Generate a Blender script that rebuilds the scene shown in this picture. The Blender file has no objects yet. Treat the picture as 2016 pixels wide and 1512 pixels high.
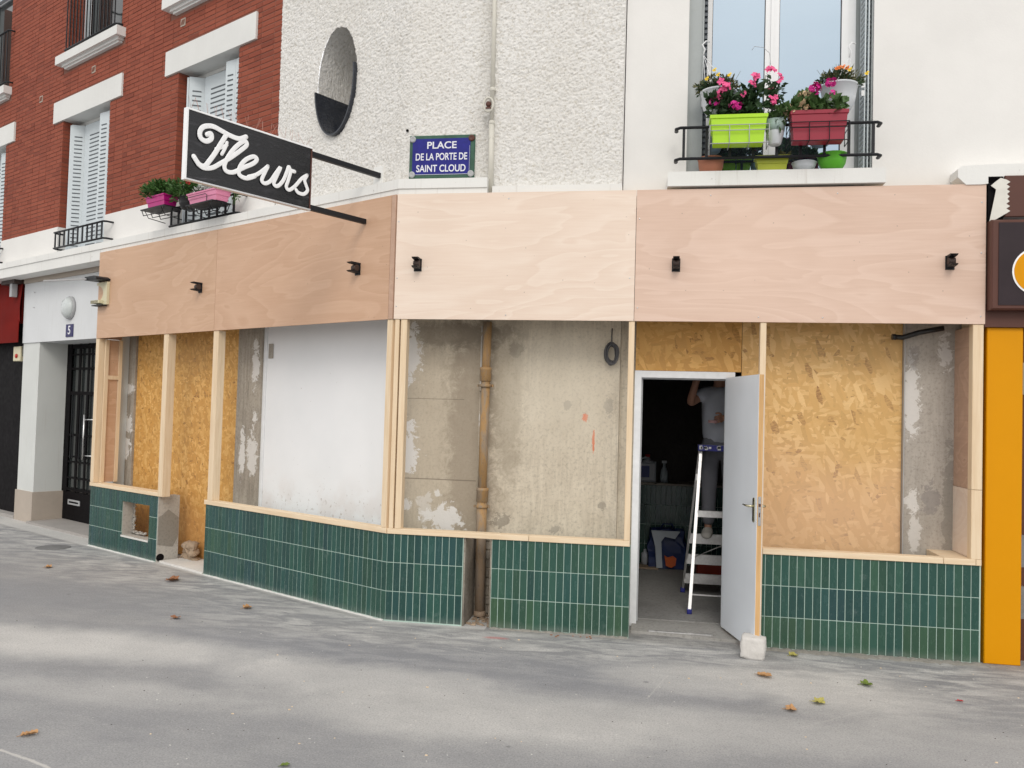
import bpy, bmesh, math, random
import numpy as np
from math import pi, sin, cos, radians
from mathutils import Vector, Matrix, Euler
random.seed(7)
SC = bpy.context.scene
COL = SC.collection

# ------------------------------------------------------------------ camera
cam_d = bpy.data.cameras.new('camera'); cam = bpy.data.objects.new('camera', cam_d); COL.objects.link(cam)
F, YAW, PIT, ROL = 1659.4, -0.172385, 0.031957, 0.02777
cam_d.sensor_width = 36.0; cam_d.lens = F / 2016 * 36.0; cam_d.clip_end = 600; cam_d.clip_start = 0.05
fw = Vector((sin(YAW)*cos(PIT), cos(YAW)*cos(PIT), sin(PIT))); rt = Vector((cos(YAW), -sin(YAW), 0)); up = rt.cross(fw)
R2 = cos(ROL)*rt + sin(ROL)*up; U2 = -sin(ROL)*rt + cos(ROL)*up
mw = Matrix((R2, U2, -fw)).transposed().to_4x4(); mw.translation = Vector((2.3093, -7.1219, 1.8589))
cam.matrix_world = mw
SC.camera = cam

# ------------------------------------------------------------------ world, sun, exposure
SUN_EL, SUN_ROT = radians(38), radians(171)
world = bpy.data.worlds.new('World'); SC.world = world; world.use_nodes = True
wn = world.node_tree; wn.nodes.clear()
wo = wn.nodes.new('ShaderNodeOutputWorld'); wb = wn.nodes.new('ShaderNodeBackground')
sky = wn.nodes.new('ShaderNodeTexSky'); sky.sky_type = 'NISHITA'; sky.sun_disc = False
sky.sun_elevation = SUN_EL; sky.sun_rotation = SUN_ROT; sky.dust_density = 3.0; sky.air_density = 1.0; sky.ozone_density = 1.0
cl = wn.nodes.new('ShaderNodeTexNoise'); cl.inputs['Scale'].default_value = 1.7; cl.inputs['Detail'].default_value = 5
tc = wn.nodes.new('ShaderNodeTexCoord'); mp = wn.nodes.new('ShaderNodeMapping'); mp.inputs['Scale'].default_value = (1, 1, 3)
rp = wn.nodes.new('ShaderNodeValToRGB'); rp.color_ramp.elements[0].position = 0.3; rp.color_ramp.elements[0].color = (.74, .74, .74, 1)
rp.color_ramp.elements[1].position = 0.65; rp.color_ramp.elements[1].color = (.92, .92, .92, 1)
mx = wn.nodes.new('ShaderNodeMix'); mx.data_type = 'RGBA'; mx.inputs[7].default_value = (8.9, 8.75, 8.6, 1)
wn.links.new(tc.outputs['Generated'], mp.inputs[0]); wn.links.new(mp.outputs[0], cl.inputs['Vector'])
wn.links.new(cl.outputs[0], rp.inputs[0]); wn.links.new(rp.outputs[0], mx.inputs[0]); wn.links.new(sky.outputs[0], mx.inputs[6])
wn.links.new(mx.outputs[2], wb.inputs[0]); wb.inputs[1].default_value = 0.137; wn.links.new(wb.outputs[0], wo.inputs[0])
sd = bpy.data.lights.new('sun', 'SUN'); sd.energy = 0.85; sd.angle = radians(22); sd.color = (1, .95, .87)
so = bpy.data.objects.new('sun', sd); COL.objects.link(so)
# veiled sun from behind the photographer's right shoulder
so.rotation_euler = Vector((-0.16, 1.0, -.80)).to_track_quat('-Z', 'Y').to_euler()
SC.view_settings.view_transform = 'Standard'; SC.view_settings.look = 'None'
SC.view_settings.gamma = 1; SC.view_settings.use_curve_mapping = False; SC.view_settings.exposure = 0.05
SC.cycles.max_bounces = 8

# ------------------------------------------------------------------ frames: x right, y into the building, z up
AL = 0.49711
FC = Matrix.Identity(4)                      # street front (faces the photographer)
FA = Matrix.Rotation(-AL, 4, 'Z')            # angled front to the left of the corner

# ------------------------------------------------------------------ material helper
MATS = {}
class M:
    def __init__(s, name, rough=.6, spec=.5, metal=0, col=(.5,.5,.5)):
        s.m = bpy.data.materials.new(name); s.m.use_nodes = True; s.n = s.m.node_tree; s.p = s.n.nodes['Principled BSDF']
        s.p.inputs['Roughness'].default_value = rough; s.p.inputs['Specular IOR Level'].default_value = spec
        s.p.inputs['Metallic'].default_value = metal; s.p.inputs['Base Color'].default_value = (*col, 1)
        MATS[name] = s.m; s._tc = None
    def node(s, t, **k):
        n = s.n.nodes.new(t)
        for a, v in k.items(): setattr(n, a, v)
        return n
    def link(s, a, b): s.n.links.new(a, b)
    def co(s, kind='Object', scale=(1,1,1), rot=(0,0,0), loc=(0,0,0), src=None):
        if src is None:
            if kind == 'World':
                src = s.node('ShaderNodeNewGeometry').outputs['Position']
            else:
                if not s._tc: s._tc = s.node('ShaderNodeTexCoord')
                src = s._tc.outputs[kind]
        m = s.node('ShaderNodeMapping'); m.inputs['Scale'].default_value = scale; m.inputs['Rotation'].default_value = rot; m.inputs['Location'].default_value = loc
        s.link(src, m.inputs[0]); return m.outputs[0]
    def noise(s, vec, scale=5, detail=4, rough=.55, dist=0):
        n = s.node('ShaderNodeTexNoise'); n.inputs['Scale'].default_value = scale; n.inputs['Detail'].default_value = detail
        n.inputs['Roughness'].default_value = rough; n.inputs['Distortion'].default_value = dist; s.link(vec, n.inputs['Vector']); return n.outputs[0]
    def voro(s, vec, scale=5, feature='F1', rand=1.0):
        n = s.node('ShaderNodeTexVoronoi', feature=feature); n.inputs['Scale'].default_value = scale; n.inputs['Randomness'].default_value = rand
        s.link(vec, n.inputs['Vector']); return n
    def wave(s, vec, scale=5, dist=2, detail=2, dscale=1, dirn='X'):
        n = s.node('ShaderNodeTexWave'); n.bands_direction = dirn; n.inputs['Scale'].default_value = scale; n.inputs['Distortion'].default_value = dist
        n.inputs['Detail'].default_value = detail; n.inputs['Detail Scale'].default_value = dscale; s.link(vec, n.inputs['Vector']); return n.outputs['Fac']
    def ramp(s, fac, stops, interp='LINEAR'):
        r = s.node('ShaderNodeValToRGB'); r.color_ramp.interpolation = interp; e = r.color_ramp.elements
        while len(e) < len(stops): e.new(.5)
        for i, (p, c) in enumerate(stops):
            e[i].position = p; c = (c, c, c) if isinstance(c, (int, float)) else c; e[i].color = (*c, 1)
        s.link(fac, r.inputs[0]); return r.outputs[0]
    def mix(s, fac, a, b, mode='MIX'):
        m = s.node('ShaderNodeMix', data_type='RGBA', blend_type=mode)
        for i, v in ((0, fac), (6, a), (7, b)):
            if isinstance(v, (int, float)) and i == 0: m.inputs[0].default_value = v
            elif isinstance(v, (int, float)): m.inputs[i].default_value = (v, v, v, 1)
            elif isinstance(v, tuple): m.inputs[i].default_value = (*v, 1)
            else: s.link(v, m.inputs[i])
        return m.outputs[2]
    def math(s, op, a, b=0., c=None, clamp=False):
        m = s.node('ShaderNodeMath', operation=op, use_clamp=clamp)
        for i, v in ((0, a), (1, b), (2, c)):
            if v is None: continue
            if isinstance(v, (int, float)): m.inputs[i].default_value = v
            else: s.link(v, m.inputs[i])
        return m.outputs[0]
    def smooth(s, v, lo, hi):
        m = s.node('ShaderNodeMapRange', interpolation_type='SMOOTHSTEP'); m.inputs['From Min'].default_value = lo; m.inputs['From Max'].default_value = hi
        s.link(v, m.inputs[0]); return m.outputs[0]
    def xyz(s, vec):
        n = s.node('ShaderNodeSeparateXYZ'); s.link(vec, n.inputs[0]); return n.outputs
    def ell(s, vec, cx, cy, rx, ry, edge=.5, wob=None, amp=1.6):
        # soft blob mask in the x-z (or x-y) plane given as separated outputs
        a, b = vec
        dx = s.math('DIVIDE', s.math('SUBTRACT', a, cx), rx); dy = s.math('DIVIDE', s.math('SUBTRACT', b, cy), ry)
        d = s.math('SQRT', s.math('ADD', s.math('MULTIPLY', dx, dx), s.math('MULTIPLY', dy, dy)))
        if wob is not None: d = s.math('ADD', d, s.math('MULTIPLY', s.math('SUBTRACT', wob, .5), amp))
        m = s.node('ShaderNodeMapRange', interpolation_type='SMOOTHSTEP'); m.inputs['From Min'].default_value = 1 + edge*.5; m.inputs['From Max'].default_value = 1 - edge*.5
        s.link(d, m.inputs[0]); return m.outputs[0]
    def col(s, c): s.link(c, s.p.inputs['Base Color'])
    def rough(s, r): s.link(r, s.p.inputs['Roughness'])
    def bump(s, h, strength=.3, dist=.01, inv=False):
        b = s.node('ShaderNodeBump', invert=inv); b.inputs['Strength'].default_value = strength; b.inputs['Distance'].default_value = dist
        s.link(h, b.inputs['Height']); s.link(b.outputs[0], s.p.inputs['Normal']); return b

def simple(name, col, rough=.5, metal=0, var=.12, nscale=14, bump=.08, spec=.5):
    m = M(name, rough, spec, metal); v = m.co('Object')
    n = m.noise(v, nscale, 5); big = m.noise(v, 2.2, 3)
    f = m.math('ADD', m.math('MULTIPLY', n, .5), m.math('MULTIPLY', big, .5))
    m.col(m.ramp(f, [(.3, tuple(c*(1-var) for c in col)), (.7, tuple(min(1, c*(1+var)) for c in col))]))
    m.rough(m.ramp(n, [(.3, max(0, rough-.08)), (.7, min(1, rough+.08))]))
    m.bump(n, bump, .004); return m.m

def mk_stucco():
    m = M('stucco', .9, .2); v = m.co('World'); n = m.noise(v, 45, 5, .6, .5); big = m.noise(v, .9, 4)
    c = m.mix(m.ramp(big, [(.35, 0.), (.75, 1.)]), (.79, .78, .755), (.72, .70, .66)); m.col(m.mix(m.ramp(n, [(.32, 1.), (.5, 0.)]), c, (.60, .57, .51)))
    m.bump(n, .7, .014)
mk_stucco()
def mk_white(name, col, dirt=.3, z0=3.9, cracks=True):
    m = M(name, .75, .3); v = m.co('World'); n = m.noise(v, 1.3, 6, .6); f = m.noise(v, 60, 3); vs = m.noise(m.co('World', (9, 9, .5)), 3, 4, .6)
    c = m.mix(m.ramp(n, [(.4, 0.), (.7, 1.)]), col, tuple(x*.93 for x in col))
    c = m.mix(m.math('MULTIPLY', m.ramp(vs, [(.58, 0.), (.75, 1.)]), dirt), c, (.45, .41, .35))
    if cracks:
        k = m.noise(m.co('World', (1, 1, 1)), 14, 6, .75); k2 = m.noise(v, 3, 2)
        mask = m.math('MULTIPLY', m.ramp(k, [(.66, 0.), (.68, 1.)]), m.ramp(k2, [(.45, 0.), (.6, 1.)])); c = m.mix(m.math('MULTIPLY', mask, .7), c, (.30, .27, .23))
    m.col(c); m.bump(m.mix(.5, f, n), .25, .006)
mk_white('white_wall', (.80, .79, .765), .02, cracks=False)
mk_white('white_ledge', (.80, .80, .775), .35)
mk_white('white_lintel', (.74, .745, .725), .1, cracks=False)
mk_white('door_wall', (.70, .72, .735), .15, cracks=False)
mk_white('reveal_wall', (.66, .68, .66), .2, cracks=False)

def mk_ply(name, a, b, seed, rotz=0.0):
    m = M(name, .55, .35); v = m.co('Object', loc=(seed*3.1, 0, seed*1.7)); 
    warp = m.noise(m.co('Object', (.35, 1, 1.5), loc=(seed, 0, seed*2.3)), 1.3, 3, .5, .6)
    st = m.noise(m.co('Object', (1.2, 1, 26), loc=(seed, 0, 0)), 2.2, 5, .6, .15)
    cat = m.math('FRACT', m.math('MULTIPLY', warp, 11.0)); cath = m.ramp(cat, [(0, 0.), (.5, .35), (.9, 1.), (1, 0.)])
    fine = m.noise(m.co('Object', (6, 1, 220)), 3, 3)
    f = m.math('ADD', m.math('ADD', m.math('MULTIPLY', st, .5), m.math('MULTIPLY', cath, .22)), m.math('MULTIPLY', fine, .2))
    c = m.ramp(f, [(.28, b), (.62, a)]); big = m.noise(v, .8, 3)
    c = m.mix(m.ramp(big, [(.3, 0.), (.7, .45)]), c, tuple(min(1, x*1.12) for x in a))
    sp = m.voro(m.co('Object', (1, 1, 1)), 9).outputs['Distance']; c = m.mix(m.ramp(sp, [(.035, .6), (.05, 0.)]), c, tuple(x*.45 for x in b))
    m.col(c); m.rough(m.ramp(st, [(.3, .48), (.7, .62)])); m.bump(f, .06, .003)
mk_ply('plywood_tan', (.61, .405, .275), (.52, .32, .20), 1)
mk_ply('plywood_tan_warm', (.62, .41, .28), (.525, .32, .205), 2)
mk_ply('plywood_pale', (.82, .695, .59), (.735, .58, .47), 3)
mk_ply('plywood_pink', (.73, .55, .45), (.635, .45, .35), 4)
mk_ply('plywood_reveal', (.56, .38, .28), (.44, .28, .20), 5)

def mk_timber(name, a, b, horiz=False):
    m = M(name, .6, .3); oi = m.node('ShaderNodeObjectInfo')
    add = m.node('ShaderNodeVectorMath', operation='ADD'); cmb = m.node('ShaderNodeCombineXYZ'); m.link(oi.outputs['Random'], cmb.inputs[0]); m.link(oi.outputs['Random'], cmb.inputs[2])
    geo = m.node('ShaderNodeTexCoord'); m.link(geo.outputs['Object'], add.inputs[0]); m.link(cmb.outputs[0], add.inputs[1])
    st = m.noise(m.co(src=add.outputs[0], scale=(14, 14, .9)), 3, 5, .6); st2 = m.noise(m.co(src=add.outputs[0], scale=(.9, 14, 14)), 3, 5, .6)
    f = st2 if horiz else st; c = m.ramp(f, [(.35, b), (.6, a)])
    kn = m.voro(m.co(src=add.outputs[0], scale=(1, 1, .6)), 2.2).outputs['Distance']; c = m.mix(m.ramp(kn, [(.03, .8), (.055, 0.)]), c, (.22, .11, .05))
    m.col(c); m.bump(f, .08, .003)
mk_timber('timber', (.80, .645, .455), (.73, .56, .37)); mk_timber('timber_rail', (.82, .67, .48), (.75, .58, .39), True); mk_timber('timber_orange', (.68, .43, .20), (.56, .33, .14))

def mk_osb(name, base, light, dark, fade=None, sx=1.0, asp=1.0):
    m = M(name, .6, .35); acc = None; h = None
    for i, (rot, sc, sd) in enumerate(((.5, (9, 1, 26), 1), (-.7, (10, 1, 30), 5), (1.35, (8, 1, 24), 9), (.05, (9, 1, 34), 13), (-1.2, (7, 1, 22), 17))):
        v = m.co('Object', scale=(1, 1, 1), rot=(0, rot, 0), loc=(sd, 0, sd)); w = m.co(src=v, scale=(sc[0]*sx*asp, 1, sc[2]*sx/asp))
        vo = m.voro(w, 1.15); s = m.node('ShaderNodeSeparateColor'); m.link(vo.outputs['Color'], s.inputs[0])
        if acc is None: acc, h = s.outputs[0], s.outputs[1]
        else:
            g = m.ramp(s.outputs[1], [(.60, 0.), (.62, 1.)]); acc = m.mix(g, acc, s.outputs[0]); h = m.mix(g, h, s.outputs[2])
    st = m.noise(m.co('Object', (9, 1, 30)), 4, 4); f = m.math('ADD', m.math('MULTIPLY', acc, .8), m.math('MULTIPLY', st, .25))
    c = m.ramp(f, [(.10, dark), (.17, tuple(x*.88 for x in base)), (.5, base), (.85, light), (1, tuple(min(1, x*1.15) for x in light))])
    big = m.noise(m.co('Object', (1, 1, 1)), 1.6, 4); c = m.mix(m.ramp(big, [(.35, 0.), (.75, .4)]), c, tuple(x*.8 for x in base))
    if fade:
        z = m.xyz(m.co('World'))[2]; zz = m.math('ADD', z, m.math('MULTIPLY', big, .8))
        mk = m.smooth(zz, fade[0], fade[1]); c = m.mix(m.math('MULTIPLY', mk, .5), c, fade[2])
    m.col(c); m.rough(m.ramp(acc, [(0, .45), (1, .7)])); m.bump(h, .22, .003)
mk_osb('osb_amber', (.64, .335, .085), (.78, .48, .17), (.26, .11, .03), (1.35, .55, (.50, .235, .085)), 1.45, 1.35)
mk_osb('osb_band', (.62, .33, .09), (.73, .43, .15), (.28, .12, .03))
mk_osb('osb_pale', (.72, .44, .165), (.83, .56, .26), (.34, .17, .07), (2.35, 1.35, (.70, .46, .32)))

def mk_conc(name, a, b, dark, patches=(), marks=(), streak=.5, lines=()):
    m = M(name, .88, .25); v = m.co('Object'); X = m.xyz(v); n = m.noise(v, 2.4, 6, .62); f = m.noise(v, 38, 5, .7); ff = m.noise(v, 120, 2)
    c = m.mix(m.ramp(n, [(.35, 0.), (.68, 1.)]), a, b)
    c = m.mix(m.math('MULTIPLY', m.ramp(f, [(.50, 0.), (.68, 1.)]), .55), c, tuple(x*.55 for x in b))
    vs = m.noise(m.co('Object', (9, 1, .8)), 2.2, 8, .78, .35); big = m.noise(m.co('Object', (1, 1, .5)), 1.7, 3)
    k = m.math('MULTIPLY', m.ramp(vs, [(.42, 0.), (.66, 1.)]), m.ramp(big, [(.35, .15), (.6, 1.)])); c = m.mix(m.math('MULTIPLY', k, streak), c, dark)
    wob = m.noise(v, 9, 8, .78, .6)
    for (cx, cz, rx, rz, col, st) in patches:
        e = m.ell((X[0], X[2]), cx, cz, rx, rz, .12 if st > 0 else .8, wob, 5.0 if st > 0 else 2.4); c = m.mix(m.math('MULTIPLY', e, abs(st)), c, col)
    for (z, x0, x1, w) in lines:
        d = m.math('ABSOLUTE', m.math('SUBTRACT', X[2], m.math('ADD', z, m.math('MULTIPLY', m.math('SUBTRACT', n, .5), .012))))
        l = m.ramp(d, [(0, 1.), (w, 1.), (w*2.0, 0.)]); a_ = m.math('MULTIPLY', m.math('GREATER_THAN', X[0], x0), m.math('LESS_THAN', X[0], x1)); c = m.mix(m.math('MULTIPLY', m.math('MULTIPLY', l, a_), .75), c, tuple(x*.6 for x in dark))
    m.col(c); m.bump(m.mix(.4, f, n), .45, .008)
PL = (.74, .72, .69)
mk_conc('concrete_bay', (.70, .63, .51), (.60, .53, .42), (.19, .155, .115), streak=.36,
    patches=((.16, 1.0, .75, 1.9, (.42, .36, .28), -.5), (.62, 1.6, .22, 1.4, (.27, .22, .165), -.6), (.95, 2.0, .16, .8, (.33, .28, .21), -.5), (.45, 2.55, .55, .12, (.16, .135, .105), -.55),
             (.02, 2.35, .10, .26, PL, .9), (-.01, 1.52, .13, .24, PL, .95), (.36, .86, .18, .11, PL, .95), (.02, .97, .05, .05, PL, .8), (.33, 1.08, .03, .03, PL, .8), (.22, .92, .07, .14, PL, .5),
             (1.02, 2.42, .075, .06, (.22, .19, .15), .6), (.93, .86, .08, .06, (.24, .21, .17), .6), (1.5, 1.92, .03, .04, (.30, .27, .23), .6), (1.88, 1.93, .035, .08, (.30, .27, .23), .6), (1.83, 1.04, .03, .035, (.28, .25, .21), .6), (1.43, .80, .05, .04, (.30, .27, .23), .6),
             (1.66, 1.83, .026, .045, (.75, .16, .06), .9), (1.745, 1.6, .010, .10, (.70, .20, .10), .85), (1.44, 2.15, .45, .5, (.66, .60, .49), -.4)),
    lines=((1.95, -.1, .55, .002), (1.21, -.1, .68, .0025)))
mk_conc('concrete_pillar', (.48, .44, .38), (.335, .305, .265), (.16, .14, .12), streak=.45)
mk_conc('concrete_grey', (.50, .46, .41), (.40, .365, .32), (.20, .175, .15), streak=.35,
    patches=((4.40, 2.05, .06, .28, PL, .8), (4.42, 1.2, .06, .10, PL, .7), (4.44, .95, .04, .15, PL, .6), (4.66, 2.45, .05, .13, PL, .6), (4.56, 1.2, .08, .14, (.24, .22, .21), .6), (4.42, 2.40, .04, .09, (.24, .22, .21), .5), (4.7, 1.2, .05, .5, (.25, .23, .2), .6)))
mk_conc('concrete_left', (.47, .42, .35), (.34, .30, .25), (.15, .125, .10), streak=.7,
    patches=((-5.46, 1.25, .13, .13, PL, .9), (-5.42, 1.55, .12, .12, PL, .85), (-5.42, 2.0, .12, .06, PL, .8), (-2.62, 1.3, .09, .2, PL, .75), (-2.80, 1.3, .05, .22, PL, .8), (-2.60, 2.3, .06, .25, PL, .8), (-2.58, 1.7, .05, .1, PL, .8)))
mk_conc('return_cement', (.52, .50, .46), (.42, .40, .365), (.28, .26, .24), streak=.2)
mk_conc('cement_patch', (.30, .285, .255), (.27, .255, .225), (.2, .19, .17), streak=.1)
mk_conc('gap_wall', (.42, .38, .32), (.22, .19, .155), (.07, .06, .05), streak=.7)
mk_conc('threshold', (.40, .39, .37), (.33, .32, .30), (.2, .19, .18), streak=.1)
mk_conc('inner_floor', (.34, .335, .325), (.27, .265, .255), (.2, .19, .18), streak=.1)
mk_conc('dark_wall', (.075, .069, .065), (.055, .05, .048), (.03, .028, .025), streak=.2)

def mk_panel():
    m = M('white_panel', .5, .4); v = m.co('Object'); X = m.xyz(v); n = m.noise(v, 1.6, 5); sp = m.noise(m.co('Object', (1, 1, .8)), 26, 4, .7); z = m.smooth(X[2], 1.25, .78)
    c = m.mix(m.ramp(n, [(.35, 0.), (.7, 1.)]), (.86, .865, .875), (.81, .82, .83)); low = m.math('MULTIPLY', z, .8)
    th = m.math('ADD', sp, m.math('MULTIPLY', low, .13)); ed = m.ell((X[0], X[2]), -.05, 1.7, .5, 2.0, .2); 
    c = m.mix(m.math('MULTIPLY', m.ramp(th, [(.70, 0.), (.74, 1.)]), .6), c, (.38, .32, .28)); pk = m.noise(v, 3, 4)
    c = m.mix(m.math('MULTIPLY', m.math('MULTIPLY', z, m.ramp(pk, [(.45, 0.), (.6, 1.)])), .35), c, (.66, .58, .54)); m.col(c); m.bump(n, .05, .004)
mk_panel()

def mk_tile():
    m = M('green_tile', .18, .5); oi = m.node('ShaderNodeObjectInfo'); v = m.co('Object'); w = m.co('World')
    n = m.noise(m.co('World', (1, 1, .35)), 24, 5, .6); cl2 = m.noise(w, 70, 3)
    base = oi.outputs['Color']; c = m.mix(m.ramp(n, [(.3, 0.), (.75, .6)]), base, m.mix(1.0, base, (1.28, 1.2, 1.18), 'MULTIPLY'))
    d = m.noise(w, 7, 6, .7); c = m.mix(m.ramp(d, [(.6, 0.), (.8, .28)]), c, (.42, .47, .44))
    z = m.xyz(w)[2]; low = m.smooth(m.math('ADD', z, m.math('MULTIPLY', d, .1)), .13, .04); c = m.mix(m.math('MULTIPLY', low, .22), c, (.40, .40, .37))
    m.col(c); m.rough(m.ramp(n, [(.3, .14), (.7, .34)])); m.bump(cl2, .08, .003); m.p.inputs['Coat Weight'].default_value = .15
mk_tile()
simple_g = simple('grout', (.43, .56, .50), .85, var=.12, bump=.2)
def mk_brick(name, island):
    m = M(name, .85, .25); w = m.co('World')
    r = m.node('ShaderNodeNewGeometry').outputs['Random Per Island'] if island else m.node('ShaderNodeObjectInfo').outputs['Random']
    c = m.ramp(r, [(0, (.20, .052, .032)), (.3, (.265, .070, .041)), (.7, (.30, .082, .048)), (1, (.235, .058, .035))])
    n = m.noise(w, 55, 5, .65); b = m.noise(w, .8, 3); c = m.mix(m.ramp(n, [(.55, 0.), (.75, .45)]), c, (.16, .04, .025)); c = m.mix(m.ramp(b, [(.35, 0.), (.7, .3)]), c, (.36, .10, .06))
    m.col(c); m.bump(n, .35, .005)
mk_brick('brick', False); mk_brick('brick_mass', True)
simple('mortar', (.235, .10, .070), .9, var=.2, bump=.3, nscale=30)

def mk_pavement():
    m = M('pavement', .82, .3); w = m.co('World'); X = m.xyz(w); P = (X[0], X[1])
    n = m.noise(w, 1.1, 6, .6); n2 = m.noise(m.co('World', (.8, 1.1, 1), rot=(0, 0, .12)), 1.3, 7, .6, .2); f = m.noise(w, 90, 4, .7); mid = m.noise(w, 9, 6, .7); wob = m.mix(.38, m.noise(w, .8, 4), m.noise(w, 3.2, 7, .75))
    c = m.mix(m.ramp(n, [(.35, 0.), (.65, 1.)]), (.265, .268, .276), (.335, .335, .335))
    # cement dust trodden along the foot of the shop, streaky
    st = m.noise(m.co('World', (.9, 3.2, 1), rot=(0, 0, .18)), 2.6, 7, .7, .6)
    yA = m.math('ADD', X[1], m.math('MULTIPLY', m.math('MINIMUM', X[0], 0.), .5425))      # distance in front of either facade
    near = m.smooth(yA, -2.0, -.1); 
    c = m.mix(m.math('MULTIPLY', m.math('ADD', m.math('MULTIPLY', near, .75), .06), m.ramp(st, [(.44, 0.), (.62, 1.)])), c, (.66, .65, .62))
    # darker bluish bands: the building's shade painted into the ground colour
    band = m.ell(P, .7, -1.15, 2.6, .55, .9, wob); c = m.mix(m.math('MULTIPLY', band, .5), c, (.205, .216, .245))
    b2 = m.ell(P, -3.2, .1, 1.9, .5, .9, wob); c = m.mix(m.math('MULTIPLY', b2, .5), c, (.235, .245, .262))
    # pale patches: soft pools of light painted into the albedo, plus some dust
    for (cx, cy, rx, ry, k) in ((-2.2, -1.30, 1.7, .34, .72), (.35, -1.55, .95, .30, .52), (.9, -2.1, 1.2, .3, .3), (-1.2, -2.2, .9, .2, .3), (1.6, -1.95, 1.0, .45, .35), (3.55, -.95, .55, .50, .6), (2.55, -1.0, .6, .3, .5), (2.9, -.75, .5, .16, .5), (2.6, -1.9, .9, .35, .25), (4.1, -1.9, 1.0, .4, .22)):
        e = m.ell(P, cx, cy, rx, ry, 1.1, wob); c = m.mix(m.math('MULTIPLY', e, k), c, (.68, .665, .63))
    dk = m.ramp(n2, [(.45, 0.), (.72, 1.)]); c = m.mix(m.math('MULTIPLY', dk, .28), c, (.22, .22, .222))
    gum = m.voro(w, 1.9); c = m.mix(m.math('MULTIPLY', m.ramp(gum.outputs['Distance'], [(.025, 1.), (.04, 0.)]), .55), c, (.13, .13, .135))
    ag = m.voro(w, 150); sc_ = m.node('ShaderNodeSeparateColor'); m.link(ag.outputs['Color'], sc_.inputs[0]); c = m.mix(m.math('MULTIPLY', m.ramp(sc_.outputs[0], [(.80, 0.), (.86, 1.)]), .16), c, (.55, .54, .52)); c = m.mix(m.math('MULTIPLY', m.ramp(sc_.outputs[1], [(.82, 0.), (.88, 1.)]), .2), c, (.13, .13, .13))
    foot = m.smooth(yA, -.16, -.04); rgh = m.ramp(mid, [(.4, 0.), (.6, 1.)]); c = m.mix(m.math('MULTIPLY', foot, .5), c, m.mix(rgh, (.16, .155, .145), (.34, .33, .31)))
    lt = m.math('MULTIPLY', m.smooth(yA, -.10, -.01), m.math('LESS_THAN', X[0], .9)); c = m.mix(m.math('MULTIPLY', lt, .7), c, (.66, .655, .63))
    red = m.ell(P, 1.05, -.28, .09, .035, .9, mid); c = m.mix(m.math('MULTIPLY', red, .5), c, (.60, .18, .16))
    spk = m.voro(w, 26).outputs['Distance']; c = m.mix(m.math('MULTIPLY', m.ramp(spk, [(.05, 1.), (.09, 0.)]), m.ramp(mid, [(.5, 0.), (.6, .7)])), c, (.60, .59, .56))
    c = m.mix(m.math('MULTIPLY', m.ramp(f, [(.35, .5), (.55, 0.)]), .7), c, (.12, .12, .12))
    # pale chalk line of an old trench at the photographer's lower left, and hairline joints
    for (x0, y0, x1, y1, wd, k) in ((-1.073, -3.132, -.661, -3.273, .006, .6), (2.28, -1.45, 2.42, -.9, .003, .25), (3.2, -1.75, 4.5, -.55, .003, .16)):
        L = math.hypot(x1-x0, y1-y0); ux, uy = (x1-x0)/L, (y1-y0)/L
        rx_ = m.math('SUBTRACT', X[0], x0); ry_ = m.math('SUBTRACT', X[1], y0)
        t = m.math('ADD', m.math('MULTIPLY', rx_, ux), m.math('MULTIPLY', ry_, uy)); d = m.math('ABSOLUTE', m.math('ADD', m.math('ADD', m.math('MULTIPLY', rx_, -uy), m.math('MULTIPLY', ry_, ux)), m.math('MULTIPLY', m.math('SUBTRACT', mid, .5), .05)))
        on = m.math('MULTIPLY', m.ramp(d, [(0, 1.), (wd, 1.), (wd*2.2, 0.)]), m.math('MULTIPLY', m.math('GREATER_THAN', t, 0.), m.math('LESS_THAN', t, L))); c = m.mix(m.math('MULTIPLY', on, k), c, (.62, .60, .56))
    m.col(c); m.rough(m.ramp(n2, [(.3, .7), (.7, .9)])); m.bump(m.mix(.35, f, mid), .35, .006)
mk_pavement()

simple('orange_paint', (.70, .295, .001), .45, var=.03, nscale=3, bump=.02, spec=.15)
simple('brown_metal', (.105, .045, .034), .45, var=.12, nscale=4, bump=.03, spec=.25)
simple('dark_sign', (.032, .022, .026), .4, var=.25, nscale=5, bump=.02, spec=.2)
simple('red_canvas', (.17, .012, .009), .85, var=.15, nscale=3, bump=.1, spec=.1)
simple('black_shop', (.008, .007, .008), .6, var=.3, spec=.06)
simple('black_iron', (.011, .012, .015), .5, var=.3, spec=.3)
simple('black_plastic', (.015, .015, .016), .35, var=.2)
simple('rust_bracket', (.045, .026, .02), .6, var=.3)
simple('steel', (.62, .62, .62), .28, metal=1, var=.1)
simple('brass', (.60, .56, .40), .25, metal=1, var=.1)
simple('alu', (.70, .70, .70), .38, metal=.85, var=.2, nscale=40)
simple('zinc', (.40, .41, .42), .5, var=.1)
simple('shutter_paint', (.60, .66, .69), .5, var=.05)
simple('shutter_grey', (.36, .39, .39), .5, var=.1)
simple('slot_dark', (.09, .105, .12), .6)
simple('pvc_white', (.80, .81, .82), .35, var=.03)
simple('door_grey', (.78, .82, .87), .45, var=.04, nscale=3, bump=.04)
simple('frame_white', (.80, .815, .83), .55, var=.1, nscale=20)
simple('beige_base', (.44, .38, .32), .7, var=.08)
simple('plaque_blue', (.016, .018, .20), .4, var=.25, nscale=30, spec=.25)
simple('plaque_green', (.045, .11, .075), .45, var=.35, nscale=20, spec=.25)
simple('plaque_white', (.74, .75, .80), .4, var=.06)
simple('number_blue', (.012, .010, .10), .5, var=.1)
simple('lamp_glass', (.56, .60, .60), .25, var=.08)
simple('cream_plastic', (.66, .61, .42), .5, var=.08)
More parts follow.
